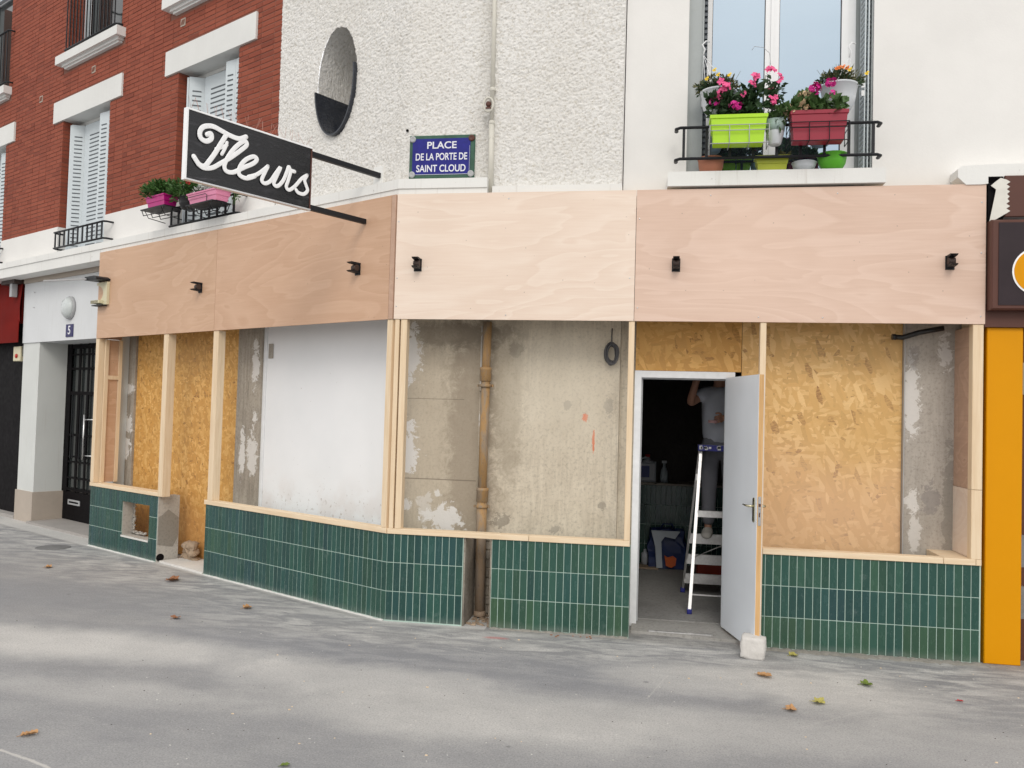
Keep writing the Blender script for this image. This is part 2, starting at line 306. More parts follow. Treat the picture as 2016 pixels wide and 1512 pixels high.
simple('red_button', (.5, .02, .01), .4)
simple('terracotta', (.42, .17, .10), .8)
simple('planter_green', (.42, .72, .015), .4, var=.05)
simple('planter_olive', (.36, .40, .02), .45, var=.08)
simple('pot_green', (.10, .42, .02), .4, var=.08)
simple('planter_red', (.30, .012, .035), .4, var=.06)
simple('planter_magenta', (.50, .008, .20), .4, var=.06)
simple('planter_pink', (.76, .26, .42), .45, var=.05)
simple('pot_white', (.60, .63, .66), .4, var=.08)
simple('pot_grey_green', (.36, .47, .44), .5)
simple('soil', (.05, .035, .025), .95, var=.3)
simple('leaf_dark', (.028, .065, .022), .55, var=.35, nscale=25)
simple('leaf_mid', (.055, .115, .028), .55, var=.35, nscale=25)
simple('leaf_herb', (.045, .12, .02), .6, var=.35, nscale=25)
simple('leaf_dry', (.12, .12, .05), .7, var=.4, nscale=25)
simple('leaf_silver', (.50, .53, .50), .7, var=.2)
simple('petal_pink', (.80, .10, .28), .5, var=.15, nscale=40)
simple('petal_magenta', (.66, .015, .28), .5, var=.15, nscale=40)
simple('petal_yellow', (.85, .60, .03), .5)
simple('petal_orange', (.80, .22, .04), .5)
simple('petal_red', (.50, .03, .03), .5)
simple('petal_cream', (.60, .45, .28), .6)
simple('sign_white', (.92, .93, .94), .45, var=.04, nscale=30)
simple('sign_frame', (.66, .66, .67), .3, metal=.5, var=.08)
simple('pipe_cream', (.62, .60, .53), .55, var=.08)
simple('skin', (.42, .22, .15), .6, var=.08)
simple('tshirt', (.50, .53, .60), .85, var=.08, bump=.15)
simple('trousers', (.17, .175, .20), .9, var=.2, nscale=6, bump=.2)
simple('shoe', (.62, .60, .55), .8, var=.15)
simple('tape_blue', (.02, .025, .22), .45, var=.4, nscale=12)
simple('tape_pink', (.62, .36, .36), .5)
simple('bag_blue', (.012, .03, .12), .5, var=.3, nscale=8)
simple('bag_white', (.50, .56, .62), .5, var=.1)
simple('bag_orange', (.65, .12, .02), .5, var=.1)
simple('box_red', (.35, .035, .012), .6, var=.15)
simple('jug_white', (.45, .48, .52), .5)
simple('jug_blue', (.03, .05, .22), .5)
simple('bottle_clear', (.40, .46, .50), .2)
simple('foam_stone', (.62, .60, .57), .95, var=.12, nscale=60, bump=.6)
simple('rubble', (.32, .24, .17), .95, var=.4, nscale=30, bump=.5)
simple('plaster_white', (.66, .65, .62), .9, var=.1, bump=.4)
simple('cable_grey', (.075, .075, .08), .5, var=.3)
simple('manhole_iron', (.17, .17, .17), .65, var=.35, nscale=20)
simple('dry_leaf', (.48, .27, .12), .75, var=.3, nscale=18, bump=.3)
simple('brown_leaf', (.30, .13, .06), .75, var=.3, nscale=18, bump=.3)
simple('green_leaf', (.14, .20, .03), .6, var=.4, nscale=18, bump=.3)
simple('yellow_leaf', (.42, .38, .10), .65, var=.4, nscale=25, bump=.3)
simple('crumb_white', (.62, .61, .58), .9)
simple('stain_steel', (.25, .25, .25), .4, metal=.6)
simple('torn_white', (.72, .70, .64), .8, var=.1)
simple('spike_wire', (.45, .25, .2), .4, metal=.4)
simple('lining_dark', (.022, .026, .036), .25, var=.3)
simple('step_stone', (.36, .34, .32), .8, var=.12)
def mk_pipe():
    m = M('rusty_pipe', .75, .3); v = m.co('World'); n = m.noise(m.co('World', (3, 3, .8)), 4, 6, .7); f = m.noise(v, 50, 4, .7)
    c = m.ramp(n, [(.3, (.22, .165, .12)), (.46, (.31, .24, .17)), (.56, (.40, .24, .10)), (.75, (.25, .18, .13))])
    z = m.xyz(v)[2]; c = m.mix(m.math('MULTIPLY', m.smooth(z, 1.0, .3), .65), c, (.30, .25, .21)); c = m.mix(m.ramp(f, [(.6, 0.), (.7, .7)]), c, (.10, .07, .05)); m.col(c); m.bump(f, .3, .004)
mk_pipe()
def mk_glass(name, tint, metal, rough=.03):
    m = M(name, rough, .8, metal, tint); w = m.co('World'); n = m.noise(w, 1.2, 2); m.bump(n, .02, .02)
mk_glass('window_glass', (.34, .425, .51), .96); mk_glass('dark_glass', (.03, .035, .035), .0, .08); mk_glass('shutter_dark_pane', (.05, .06, .07), 0, .05)
def mk_sign_black():
    m = M('sign_black', .22, .5); v = m.co('World'); n = m.noise(m.co('World', (1.2, 1.2, 6), rot=(.35, 0, 0)), 2.2, 6, .75, 1.2); g = m.noise(v, 1.5, 3)
    k = m.math('MULTIPLY', m.ramp(n, [(.55, 0.), (.72, 1.)]), m.ramp(g, [(.4, .2), (.6, 1.)])); m.col(m.mix(m.math('MULTIPLY', k, .6), (.008, .008, .010), (.13, .13, .15)))
    m.rough(m.ramp(n, [(.4, .18), (.7, .5)])); m.bump(n, .10, .01)
mk_sign_black()

# ------------------------------------------------------------------ objects
def tag(o, label=None, cat=None, group=None, kind=None):
    if label: o['label'] = label
    if cat: o['category'] = cat
    if group: o['group'] = group
    if kind: o['kind'] = kind
    return o

class Thing:
    """an Empty at loc (in a facade frame) that parents parts given in the same frame's coordinates"""
    def __init__(s, name, loc, label, cat, frame=FC, group=None, kind=None):
        s.o = bpy.data.objects.new(name, None); COL.objects.link(s.o); s.o.empty_display_size = .1
        s.loc = Vector(loc); s.o.matrix_world = frame @ Matrix.Translation(s.loc); tag(s.o, label, cat, group, kind); s.frame = frame

class MB:
    def __init__(s): s.v = []; s.f = []; s.sm = []
    def add(s, vs, fs, smooth=False):
        n = len(s.v); s.v += [tuple(v) for v in vs]; s.f += [tuple(i+n for i in f) for f in fs]; s.sm += [smooth]*len(fs); return s
    def box(s, x0, x1, y0, y1, z0, z1, bev=0.0):
        if bev <= 0:
            vs = [(x, y, z) for z in (z0, z1) for y in (y0, y1) for x in (x0, x1)]
            return s.add(vs, [(0,2,3,1), (4,5,7,6), (0,1,5,4), (2,6,7,3), (0,4,6,2), (1,3,7,5)])
        b = min(bev, (x1-x0)*.45, (z1-z0)*.45, (y1-y0)*.45)
        # front (y0) chamfered box: outline ring at y0+b, inner face at y0; back flat
        o = [(x0, z0), (x1, z0), (x1, z1), (x0, z1)]; i = [(x0+b, z0+b), (x1-b, z0+b), (x1-b, z1-b), (x0+b, z1-b)]
        vs = [(a, y0, c) for a, c in i] + [(a, y0+b, c) for a, c in o] + [(a, y1, c) for a, c in o]
        fs = [(0,1,2,3)] + [(k, 4+k, 4+(k+1) % 4, (k+1) % 4) for k in range(4)] + [(4+k, 8+k, 8+(k+1) % 4, 4+(k+1) % 4) for k in range(4)] + [(11,10,9,8)]
        return s.add(vs, fs)
    def obox(s, p0, p1, w, h, upv=(0,0,1)):
        """box beam between two points, w across, h along up"""
        p0, p1 = Vector(p0), Vector(p1); d = (p1-p0).normalized(); u = Vector(upv)
        if abs(d.dot(u)) > .99: u = Vector((0,1,0))
        a = d.cross(u).normalized(); b = a.cross(d).normalized(); vs = []
        for p in (p0, p1):
            for i, j in ((-1,-1), (1,-1), (1,1), (-1,1)): vs.append(p + a*(w/2*i) + b*(h/2*j))
        return s.add(vs, [(3,2,1,0), (4,5,6,7), (0,1,5,4), (1,2,6,5), (2,3,7,6), (3,0,4,7)])
    def prism(s, poly, a0, a1, axis='y'):
        """extrude a closed polygon of (u,v) along an axis; axis y: (x,z); x: (y,z); z: (x,y)"""
        def P(u, v, a): return {'y': (u, a, v), 'x': (a, u, v), 'z': (u, v, a)}[axis]
        n = len(poly); vs = [P(u, v, a0) for u, v in poly] + [P(u, v, a1) for u, v in poly]
        return s.add(vs, [tuple(range(n)), tuple(range(2*n-1, n-1, -1))] + [(i, i+n, (i+1) % n + n, (i+1) % n) for i in range(n)])
    def tube(s, pts, r, n=8, closed=False, flat=None, caps=True, sq=1.0):
        pts = [Vector(p) for p in pts]; k = len(pts); rr = r if isinstance(r, (list, tuple)) else [r]*k; rings = []
        prev = None
        for i, p in enumerate(pts):
            if closed: d = pts[(i+1) % k] - pts[i-1]
            else: d = pts[min(i+1, k-1)] - pts[max(i-1, 0)]
            d.normalize()
            if flat is not None: a = Vector(flat[0]).normalized(); b = d.cross(a).normalized(); sa, sb = flat[1], 1.0
            else:
                ref = prev if prev is not None else (Vector((0,0,1)) if abs(d.z) < .9 else Vector((1,0,0)))
                a = (ref - d*ref.dot(d)).normalized(); b = d.cross(a).normalized(); sa = sb = 1.0; prev = a
            P_ = lambda v: math.copysign(abs(v)**sq, v)
            rings.append([p + a*(P_(cos(2*pi*j/n))*rr[i]*sa) + b*(P_(sin(2*pi*j/n))*rr[i]*sb) for j in range(n)])
        vs = [v for rg in rings for v in rg]; fs = []
        for i in range(k if closed else k-1):
            for j in range(n):
                a0 = i*n+j; a1 = i*n+(j+1) % n; b0 = ((i+1) % k)*n+j; b1 = ((i+1) % k)*n+(j+1) % n; fs.append((a0, a1, b1, b0))
        s.add(vs, fs, True)
        if caps and not closed: s.f += [tuple(len(s.v)-len(vs)+j for j in range(n-1, -1, -1)), tuple(len(s.v)-n+j for j in range(n))]; s.sm += [False]*2
        return s
    def lathe(s, prof, c=(0,0,0), n=24, axis='z', smooth=True, sx=1, sy=1):
        vs = []; c = Vector(c)
        for r, h in prof:
            for j in range(n):
                a = 2*pi*j/n; u, v = cos(a)*r*sx, sin(a)*r*sy
                vs.append(c + (Vector((u, v, h)) if axis == 'z' else Vector((u, -h, v)) if axis == 'y' else Vector((h, u, v))))
        fs = [(i*n+j, i*n+(j+1) % n, (i+1)*n+(j+1) % n, (i+1)*n+j) for i in range(len(prof)-1) for j in range(n)]
        s.add(vs, fs, smooth)
        if prof[0][0] > 1e-4: s.f.append(tuple(len(s.v)-len(vs)+j for j in range(n-1, -1, -1))); s.sm.append(False)
        if prof[-1][0] > 1e-4: s.f.append(tuple(len(s.v)-n+j for j in range(n))); s.sm.append(False)
        return s
    def mesh(s, name, mat, off=Vector((0,0,0))):
        me = bpy.data.meshes.new(name); me.from_pydata([(v[0]-off[0], v[1]-off[1], v[2]-off[2]) for v in s.v], [], s.f)
        me.polygons.foreach_set('use_smooth', s.sm); me.validate(); me.update()
        bm = bmesh.new(); bm.from_mesh(me); bmesh.ops.recalc_face_normals(bm, faces=bm.faces); bm.to_mesh(me); bm.free()
        me.materials.append(MATS[mat]); return me
    def build(s, name, mat, parent=None, frame=FC, loc=None, **k):
        if isinstance(parent, Thing):
            o = bpy.data.objects.new(name, s.mesh(name, mat, parent.loc)); COL.objects.link(o); o.parent = parent.o
        elif parent is not None:       # sub-part of a part object; same origin as the part
            par, th = parent; o = bpy.data.objects.new(name, s.mesh(name, mat, th.loc)); COL.objects.link(o); o.parent = par
        else:
            off = Vector(loc) if loc else sum((Vector(v) for v in s.v), Vector())/len(s.v)
            if not loc: off.z = min(v[2] for v in s.v)
            o = bpy.data.objects.new(name, s.mesh(name, mat, off)); COL.objects.link(o); o.matrix_world = frame @ Matrix.Translation(off)
        return tag(o, **k)

# ================================================================== SETTING
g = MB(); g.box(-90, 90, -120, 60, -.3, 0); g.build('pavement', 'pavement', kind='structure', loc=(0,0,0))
# soil-stained foot and threshold of the shop
WALLY = .45
fl = MB(); fl.box(1.0, 5.3, .62, 4.2, -.2, .03); fl.build('shop_floor', 'inner_floor', kind='structure')
th = MB(); th.prism([(2.12, .19), (3.16, .10), (3.16, .66), (2.12, .66)], -.1, .022, 'z'); th.build('door_threshold', 'threshold', kind='structure')
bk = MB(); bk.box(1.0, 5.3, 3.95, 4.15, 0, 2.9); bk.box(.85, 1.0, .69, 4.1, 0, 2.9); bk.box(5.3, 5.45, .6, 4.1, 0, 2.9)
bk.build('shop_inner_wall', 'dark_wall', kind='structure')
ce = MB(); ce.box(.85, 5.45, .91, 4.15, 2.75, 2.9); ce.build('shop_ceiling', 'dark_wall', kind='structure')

# ------------------------------------------------------------------ vectorised value noise
def vnoise(x, y, seed=0):
    xi = np.floor(x).astype(np.int64); yi = np.floor(y).astype(np.int64); xf = x-xi; yf = y-yi
    def h(a, b):
        n = (a*374761393 + b*668265263 + seed*982451653) & 0x7fffffff; n = ((n ^ (n >> 13))*1274126177) & 0x7fffffff; n = n ^ (n >> 16); return (n & 0xffff)/65535.0
    u = xf*xf*(3-2*xf); v = yf*yf*(3-2*yf)
    return (h(xi, yi)*(1-u)+h(xi+1, yi)*u)*(1-v)+(h(xi, yi+1)*(1-u)+h(xi+1, yi+1)*u)*v
def crepi(U, Z):
    a = .5; ca, sa = cos(a), sin(a); X = U*ca+Z*sa; Y = -U*sa+Z*ca
    w = vnoise(U*9, Z*9, 3)*.02; n1 = vnoise((X+w)*52, (Y+w)*84, 1); n2 = vnoise((X-w)*90, Y*120, 2); n3 = vnoise(U*24, Z*24, 5)
    r = np.clip((1-np.abs(n1*2-1))*1.3, 0, 1); return (r*.65+n2*.35+n3*.25)
def grid_obj(P, name, mat, frame, parent=None, cut=None, **k):
    h, w, _ = P.shape; idx = np.arange(h*w).reshape(h, w)
    q = np.stack([idx[:-1, :-1], idx[:-1, 1:], idx[1:, 1:], idx[1:, :-1]], -1).reshape(-1, 4)
    if cut is not None: q = q[~cut.reshape(-1)[q].all(1)]
    me = bpy.data.meshes.new(name); me.vertices.add(h*w); me.vertices.foreach_set('co', P.reshape(-1).astype(np.float32))
    me.loops.add(q.size); me.loops.foreach_set('vertex_index', q.reshape(-1).astype(np.int32)); me.polygons.add(len(q))
    me.polygons.foreach_set('loop_start', np.arange(0, q.size, 4, dtype=np.int32)); me.polygons.foreach_set('use_smooth', np.ones(len(q), dtype=bool))
    me.update(); me.validate(); me.materials.append(MATS[mat])
    o = bpy.data.objects.new(name, me); COL.objects.link(o)
    if parent is not None:
        o.parent = parent.o; o.matrix_parent_inverse = Matrix.Translation(-parent.loc)
    else: o.matrix_world = frame
    return tag(o, **k)

# ------------------------------------------------------------------ roughcast corner building
UPY = .17                                   # upper walls stand 17 cm behind the tile line
bt = Thing('roughcast_wall', (0, UPY, 3.87), 'white roughcast corner wall above the shop with an oval niche', 'wall')
nA = Vector((-sin(AL), -cos(AL))); dA = Vector((-cos(AL), sin(AL))); corner = Vector((UPY*math.tan(AL/2), UPY))
step = .0075
LA = 2.02-.05                                # wall length left of the corner
Rf = .35; ta = Rf*math.tan(AL/2)
def base(u):
    """u<0 along the angled front, u>0 along the street front: returns x, y, nx, ny"""
    if u < -ta: p = corner + dA*(-u); return p.x, p.y, nA.x, nA.y
    if u < ta:
        t = (u+ta)/(2*ta); ang = -AL*(1-t); nx, ny = sin(ang), -cos(ang)
        c = corner + Vector((ta, 0)) + Vector((0, Rf)); return c.x+nx*Rf, c.y+ny*Rf, nx, ny
    x = corner.x+u; e = max(0, (x-.52)/.30); dy = .12*e*e
    return x, UPY+min(dy, .14), 0, -1
us = np.arange(-LA, .80, step); zs = np.arange(3.85, 6.75, step)
B = np.array([base(u) for u in us]); U, Z = np.meshgrid(us, zs); H = crepi(U, Z)*.016
zc, uc, ra, rb = 5.06, -1.085+.043, .31, .565          # oval niche
e = np.sqrt(((U-uc)/ra)**2 + ((Z-zc)/rb)**2) + (vnoise(U*30, Z*30, 9)-.5)*.04
depth = np.clip((1.0-e)/.04, 0, 1)*.46
D = H
P = np.stack([B[:, 0][None]+B[:, 2][None]*D, B[:, 1][None]+B[:, 3][None]*D, Z], -1)
ro = grid_obj(P, 'roughcast_surface', 'stucco', FC, bt, cut=(e < .965))
# rough sleeve and back of the oval niche
A_, Yd = np.meshgrid(np.linspace(0, 2*pi, 300), np.arange(.0, .48, .0075)); per = A_*.44
Hs = crepi(per+3, Yd)*.0135-.004; ex = (ra-Hs)*np.cos(A_); ez = (rb-Hs)*np.sin(A_)
def toC(x, y, z): ca, sa = cos(AL), sin(AL); return np.stack([ca*x+sa*y, -sa*x+ca*y, z], -1)
grid_obj(toC(-1.085+ex, UPY+Yd, zc+ez), 'niche_sleeve', 'stucco', FC, bt)
Xb, Zb = np.meshgrid(np.arange(-.33, .33, .0075), np.arange(-.6, .6, .0075)); grid_obj(toC(-1.085+Xb, UPY+.45-crepi(Xb, Zb)*.0135, zc+Zb), 'niche_back', 'stucco', FC, bt)
us2 = np.arange(.80, 1.962, step); U, Z = np.meshgrid(us2, np.arange(3.80, 6.2, step)); H = crepi(U+7, Z)*.016
P = np.stack([U, UPY-.03-H+.0*U, Z], -1); grid_obj(P, 'roughcast_surface', 'stucco', FC, bt)
sb = MB(); sb.box(.80, 1.962, UPY-.025, UPY+.3, 3.8, 8.6); sb.box(.70, .80, UPY+.12, UPY+.3, 3.8, 8.6); sb.prism([(corner.x, corner.y+.005), (.72, UPY+.08), (.72, UPY+.4), (corner.x+dA.x*2.0-nA.x*.4, corner.y+dA.y*2.0-nA.y*.4), (corner.x+dA.x*1.99, corner.y+dA.y*1.99)], 6.72, 8.6, 'z'); sb.build('wall_core', 'white_wall', bt)
# dark lining in the lower half of the oval niche
ln = MB(); N = 34; prof = []
for i in range(N+1):
    a = radians(180+7) + (radians(360+12)-radians(187))*i/N; prof.append((cos(a), sin(a)))
vs = []; fs = []
for i, (c_, s_) in enumerate(prof):
    for (rr, yy) in ((0, -.055), (.016, -.055), (.016, .44), (0, .44)):
        vs.append((-1.085+(ra-.014-rr)*c_, UPY+yy, zc+(rb-.014-rr)*s_))
for i in range(N):
    for j in range(4): fs.append((i*4+j, i*4+(j+1) % 4, (i+1)*4+(j+1) % 4, (i+1)*4+j))
fs += [(0,1,2,3), (N*4+3, N*4+2, N*4+1, N*4)]; ln.add(vs, fs, False)
ln.prism([( -1.085+(ra-.02)*c_, zc+(rb-.02)*s_) for c_, s_ in prof], UPY+.40, UPY+.43, 'y')
ln.build('niche_lining', 'lining_dark', frame=FA, label='dark metal lining in the lower half of the oval niche', cat='lining')

# ledge under the upper walls (front flush with the shop line)
lg = MB(); zt, zb = 3.885, 3.70
fr = [Vector((0, 0)), corner + Vector((-.0, .03))]
L = 10.6; a0 = dA*L
lg.prism([(0, 0), (.80, 0), (.80, UPY+.1), (corner.x, UPY+.1), (dA.x*L+.07*-nA.x*3, dA.y*L-.07*nA.y*3), (dA.x*L, dA.y*L)], 3.80, 3.885, 'z')
lg.prism([(.0, .012), (.80, .012), (.80, UPY+.1), (corner.x, UPY+.1), (dA.x*L+.05, dA.y*L+.25), (dA.x*L+.01, dA.y*L+.012)], 3.66, 3.80, 'z')
lg.build('ledge', 'white_ledge', label='weathered white ledge running along the brick wall and round the corner', cat='ledge')
lg = MB(); lg.box(.84, 1.965, .03, UPY+.1, 3.70, 3.815); lg.build('ledge', 'white_ledge', label='short white ledge between the cream downpipe and the smooth white wall', cat='ledge')

# smooth white wall at the right with the big window
ww = Thing('smooth_wall', (1.97, UPY, 3.75), 'smooth white painted wall around the large flowery window', 'wall')
WX0, WX1, WZ0 = 2.50, 4.002, 3.88
mb = MB(); mb.box(1.97, WX0, UPY-.015, UPY+.5, 3.70, 6.3); mb.box(WX1, 7.4, UPY-.015, UPY+.5, 3.70, 6.3); mb.box(1.97, 7.4, UPY-.015, UPY+.5, 6.3, 8.6); mb.box(WX0, WX1, UPY-.015, UPY+.5, 3.70, WZ0-.04)
mb.build('wall_face', 'white_wall', ww)
mb = MB(); mb.box(2.345, 4.06, -.05, UPY-.017, 3.765, 3.885); mb.build('window_ledge', 'white_ledge', frame=FC, label='thick white stone sill under the large flowery window', cat='window sill')
wn_ = Thing('casement_window', (3.25, UPY+.3, WZ0), 'large two-leaf white window reflecting pale sky above the plywood', 'window')
Y0 = UPY+.24
mb = MB(); mb.box(WX0+.09, WX0+.15, Y0, Y0+.06, WZ0, 6.3); mb.box(WX1-.15, WX1-.09, Y0, Y0+.06, WZ0, 6.3); mb.box(WX0+.09, WX1-.09, Y0-.005, Y0+.05, WZ0-.04, WZ0+.05); mb.build('window_frame', 'pvc_white', wn_)
mb = MB(); mb.box(WX0, WX1, Y0-.02, Y0+.30, 3.70, WZ0-.03); mb.box(WX0, WX0+.09, Y0+.01, Y0+.1, WZ0-.03, 6.3); mb.box(WX1-.09, WX1, Y0+.01, Y0+.1, WZ0-.03, 6.3); mb.build('window_rebate', 'shutter_grey', wn_)
for (xa, xb) in ((WX0+.152, 3.215), (3.222, WX1-.152)):
    sv = MB(); sv.box(xa, xa+.055, Y0-.012, Y0+.045, WZ0+.052, 6.3); sv.box(xb-.055, xb, Y0-.012, Y0+.045, WZ0+.052, 6.3); sv.box(xa+.055, xb-.055, Y0-.010, Y0+.045, WZ0+.052, WZ0+.125); s_ = sv.build('sash', 'pvc_white', wn_)
    sv = MB(); sv.box(xa+.057, xb-.057, Y0+.012, Y0+.02, WZ0+.127, 6.3); sv.build('pane', 'window_glass', (s_, wn_))
    sv = MB(); 
    for xx in (xa+.055, xb-.061): sv.box(xx, xx+.006, Y0+.004, Y0+.011, WZ0+.127, 6.3)
    sv.build('seal', 'black_plastic', (s_, wn_))
sv = MB(); sv.box(3.205, 3.232, Y0-.024, Y0-.013, WZ0+.06, 6.3); sv.build('meeting_strip', 'pvc_white', wn_)
# folded metal shutters against both reveals
def folded(name, x, sgn, label):
    t = Thing(name, (x, UPY+.1, WZ0), label, 'shutter')
    for k in range(3):
        x0 = x+sgn*(.003+k*.024); x1 = x0+sgn*.009
        m_ = MB(); m_.box(min(x0, x1), max(x0, x1), UPY+.005+.012*k, UPY+.215, WZ0-.03, 6.3); p_ = m_.build('shutter_leaf', 'shutter_grey' if k < 1 else 'shutter_paint', t)
        m_ = MB()
        for i in range(52): 
            zz = WZ0+.02+i*.045; m_.box(min(x1, x1+sgn*.005), max(x1, x1+sgn*.005), UPY+.05, UPY+.17, zz, zz+.02)
        m_.build('slat', 'shutter_grey', (p_, t), kind='stuff')
    m_ = MB()
    for zz in (4.55, 4.62): m_.box(x+sgn*.078-.012, x+sgn*.078+.012, UPY-.005, UPY+.02, zz, zz+.045)
    m_.build('hinge', 'pvc_white', t)
t = Thing('shutter_panel', (WX0, UPY+.03, WZ0), 'flat grey metal shutter leaf filling the left edge of the flowery window', 'shutter')
m_ = MB(); m_.box(WX0+.002, WX0+.128, UPY+.030, UPY+.042, WZ0-.03, 6.3, .002); m_.box(WX0+.002, WX0+.010, UPY+.012, UPY+.0295, WZ0-.03, 6.3); m_.box(WX0+.118, WX0+.128, UPY+.015, UPY+.0295, WZ0-.03, 6.3); m_.build('leaf', 'shutter_grey', t)
m_ = MB()
for i in range(48): zz = WZ0+.03+i*.05; m_.box(WX0+.131, WX0+.158, UPY+.04, UPY+.06, zz, zz+.026)
m_.box(WX0+.130, WX0+.160, UPY+.061, UPY+.08, WZ0-.03, 6.3); m_.build('notched_edge', 'slot_dark', t, kind='stuff')
m_ = MB()
for zz in (4.50, 4.58): m_.box(WX0+.115, WX0+.148, UPY-.01, UPY+.012, zz, zz+.05)
m_.build('hinge', 'pvc_white', t)
0 and folded('folding_shutter', WX0, 1, 'folded grey metal shutter against the left reveal of the flowery window')
folded('folding_shutter', WX1, -1, 'folded grey metal shutter against the right reveal of the flowery window')

# ------------------------------------------------------------------ brick wall (angled front)
bw = Thing('brick_wall', (-6, UPY, 4.3), 'red brick wall with white lintels on the angled front', 'wall', FA)
BZ0, BZ1, BX0, BX1 = 4.305, 8.6, -11.4, -2.03
wins = [(-10.6, -9.12), (-7.13, -5.75), (-4.06, -2.80)]; WZT = 5.845
holes = [(a, b, 3.9, WZT) for a, b in wins]
lints = [(a-.28, b+.33, 5.838, 6.14) for a, b in wins]
up_holes = [(-10.6, -9.12, 6.74, 9), (-7.10, -5.52, 6.74, 9), (-4.15, -2.9, 6.74, 9)]
sills = [(-10.75, -9.0), (-7.20, -5.41), (-4.30, -2.68)]
blocked = holes + lints + up_holes + [(a, b, 6.56, 6.74) for a, b in sills]
mo = MB()
def wallrects(x0, x1, z0, z1, hs):
    xs = sorted({x0, x1, *[h[0] for h in hs], *[h[1] for h in hs]}); zs_ = sorted({z0, z1, *[h[2] for h in hs], *[h[3] for h in hs]})
    for i in range(len(xs)-1):
        for j in range(len(zs_)-1):
            cx, cz = (xs[i]+xs[i+1])/2, (zs_[j]+zs_[j+1])/2
            if x0 <= cx <= x1 and z0 <= cz <= z1 and not any(h[0] < cx < h[1] and h[2] < cz < h[3] for h in hs): yield xs[i], xs[i+1], zs_[j], zs_[j+1]
for (a, b, c, d) in wallrects(BX0, BX1, BZ0, BZ1, holes+up_holes): mo.box(a, b, UPY+.006, UPY+.30, c, d)
mo.build('mortar_bed', 'mortar', bw)
CP, BL = .0585, .228; bricks = []
row = 0; z = BZ0+.004
while z < BZ1:
    off = (row % 2)*BL/2; x = BX0+off-BL; pat = 0
    while x < BX1:
        w = BL if (pat % 3 or row % 2) else BL/2; pat += 1
        segs = [(x+.004, x+w-.004)]; x += w
        for h in blocked:
            if h[2]-.02 < z+CP*.5 < h[3]+.02:
                ns = []
                for (a, b) in segs:
                    if b <= h[0] or a >= h[1]: ns.append((a, b)); continue
                    if a < h[0]-.03: ns.append((a, h[0]))
                    if b > h[1]+.03: ns.append((h[1], b))
                segs = ns
        for (a, b) in segs:
            a, b = max(a, BX0), min(b, BX1)
            if b-a > .03: bricks.append((a, b, z, z+CP-.010))
    z += CP; row += 1
bricks.sort(key=lambda q: (q[0]+q[1])*-.5*1.0 + (q[2]-4.0)*.55 - (0 if q[2] < 6.3 else -9))
vent = [( -6.26, 6.37), (-4.0, 6.42), (-2.4, 6.55), (-7.9, 6.3)]
shared = {}; rb_ = random.Random(3)
def brick_mesh(w):
    w = round(w, 2)
    if w not in shared: m_ = MB(); m_.box(-w/2, w/2, 0, .02, 0, CP-.010, .003); shared[w] = m_.mesh('brick', 'brick')
    return shared[w]
mass = MB()
for i, (a, b, c, d) in enumerate(bricks):
    j = rb_.uniform(-.0018, .0018)
    if i < 298:
        o = bpy.data.objects.new('brick', brick_mesh(b-a)); COL.objects.link(o); o.parent = bw.o; o.location = Vector(((a+b)/2, UPY+.001+j, c))-bw.loc
    else: mass.box(a, b, UPY+.001+j, UPY+.012, c, d)
mass.build('brick_courses', 'brick_mass', bw, kind='stuff')
for (a, b) in wins + [h[:2] for h in up_holes]:      # brick reveals of the openings
    top, bot = (WZT, BZ0) if (a, b) in wins else (BZ1, 6.745)
    zz = bot
    for side, xx in ((-1, a), (1, b)):
        rv = MB(); zz = bot
        while zz < top-.02: rv.box(min(xx, xx-side*.004), max(xx, xx-side*.004), UPY+.001, UPY+.295, zz+.004, min(top, zz+CP-.005)); zz += CP
        rv.build('reveal_bricks', 'brick_mass', bw, kind='stuff')
for (a, b, c, d) in lints:
    m_ = MB(); m_.box(a, b, UPY-.022, UPY+.31, c, d); m_.build('lintel', 'white_lintel', bw)
for (a, b) in sills:
    m_ = MB(); m_.box(a, b, UPY-.12, UPY+.05, 6.62, 6.74); m_.box(a+.10, b-.06, UPY-.07, UPY+.04, 6.585, 6.62); m_.box(a+.13, b-.09, UPY-.045, UPY+.04, 6.56, 6.585); m_.build('stone_sill', 'white_lintel', bw)
for (x, zv) in vent:
    m_ = MB(); m_.box(x-.05, x+.05, UPY-.006, UPY+.01, zv-.035, zv+.06)
    m_.build('air_brick', 'beige_base', bw); 
    m_ = MB()
    for k in range(4): m_.obox((x-.036+k*.02, UPY-.008, zv-.02), (x-.018+k*.02, UPY-.008, zv+.045), .006, .006)
    m_.build('air_slot', 'mortar', bw)
# white band below the bricks
wbnd = MB(); 
for (a, b, c, d) in wallrects(BX0, BX1, 3.86, BZ0, holes): wbnd.box(a, b, UPY-.012, UPY+.30, c, d)
wbnd.box(-2.03, -1.80, UPY+.02, UPY+.3, 3.86, 8.5)
wbnd.build('painted_band', 'white_wall', bw, label='smooth white band below the bricks')
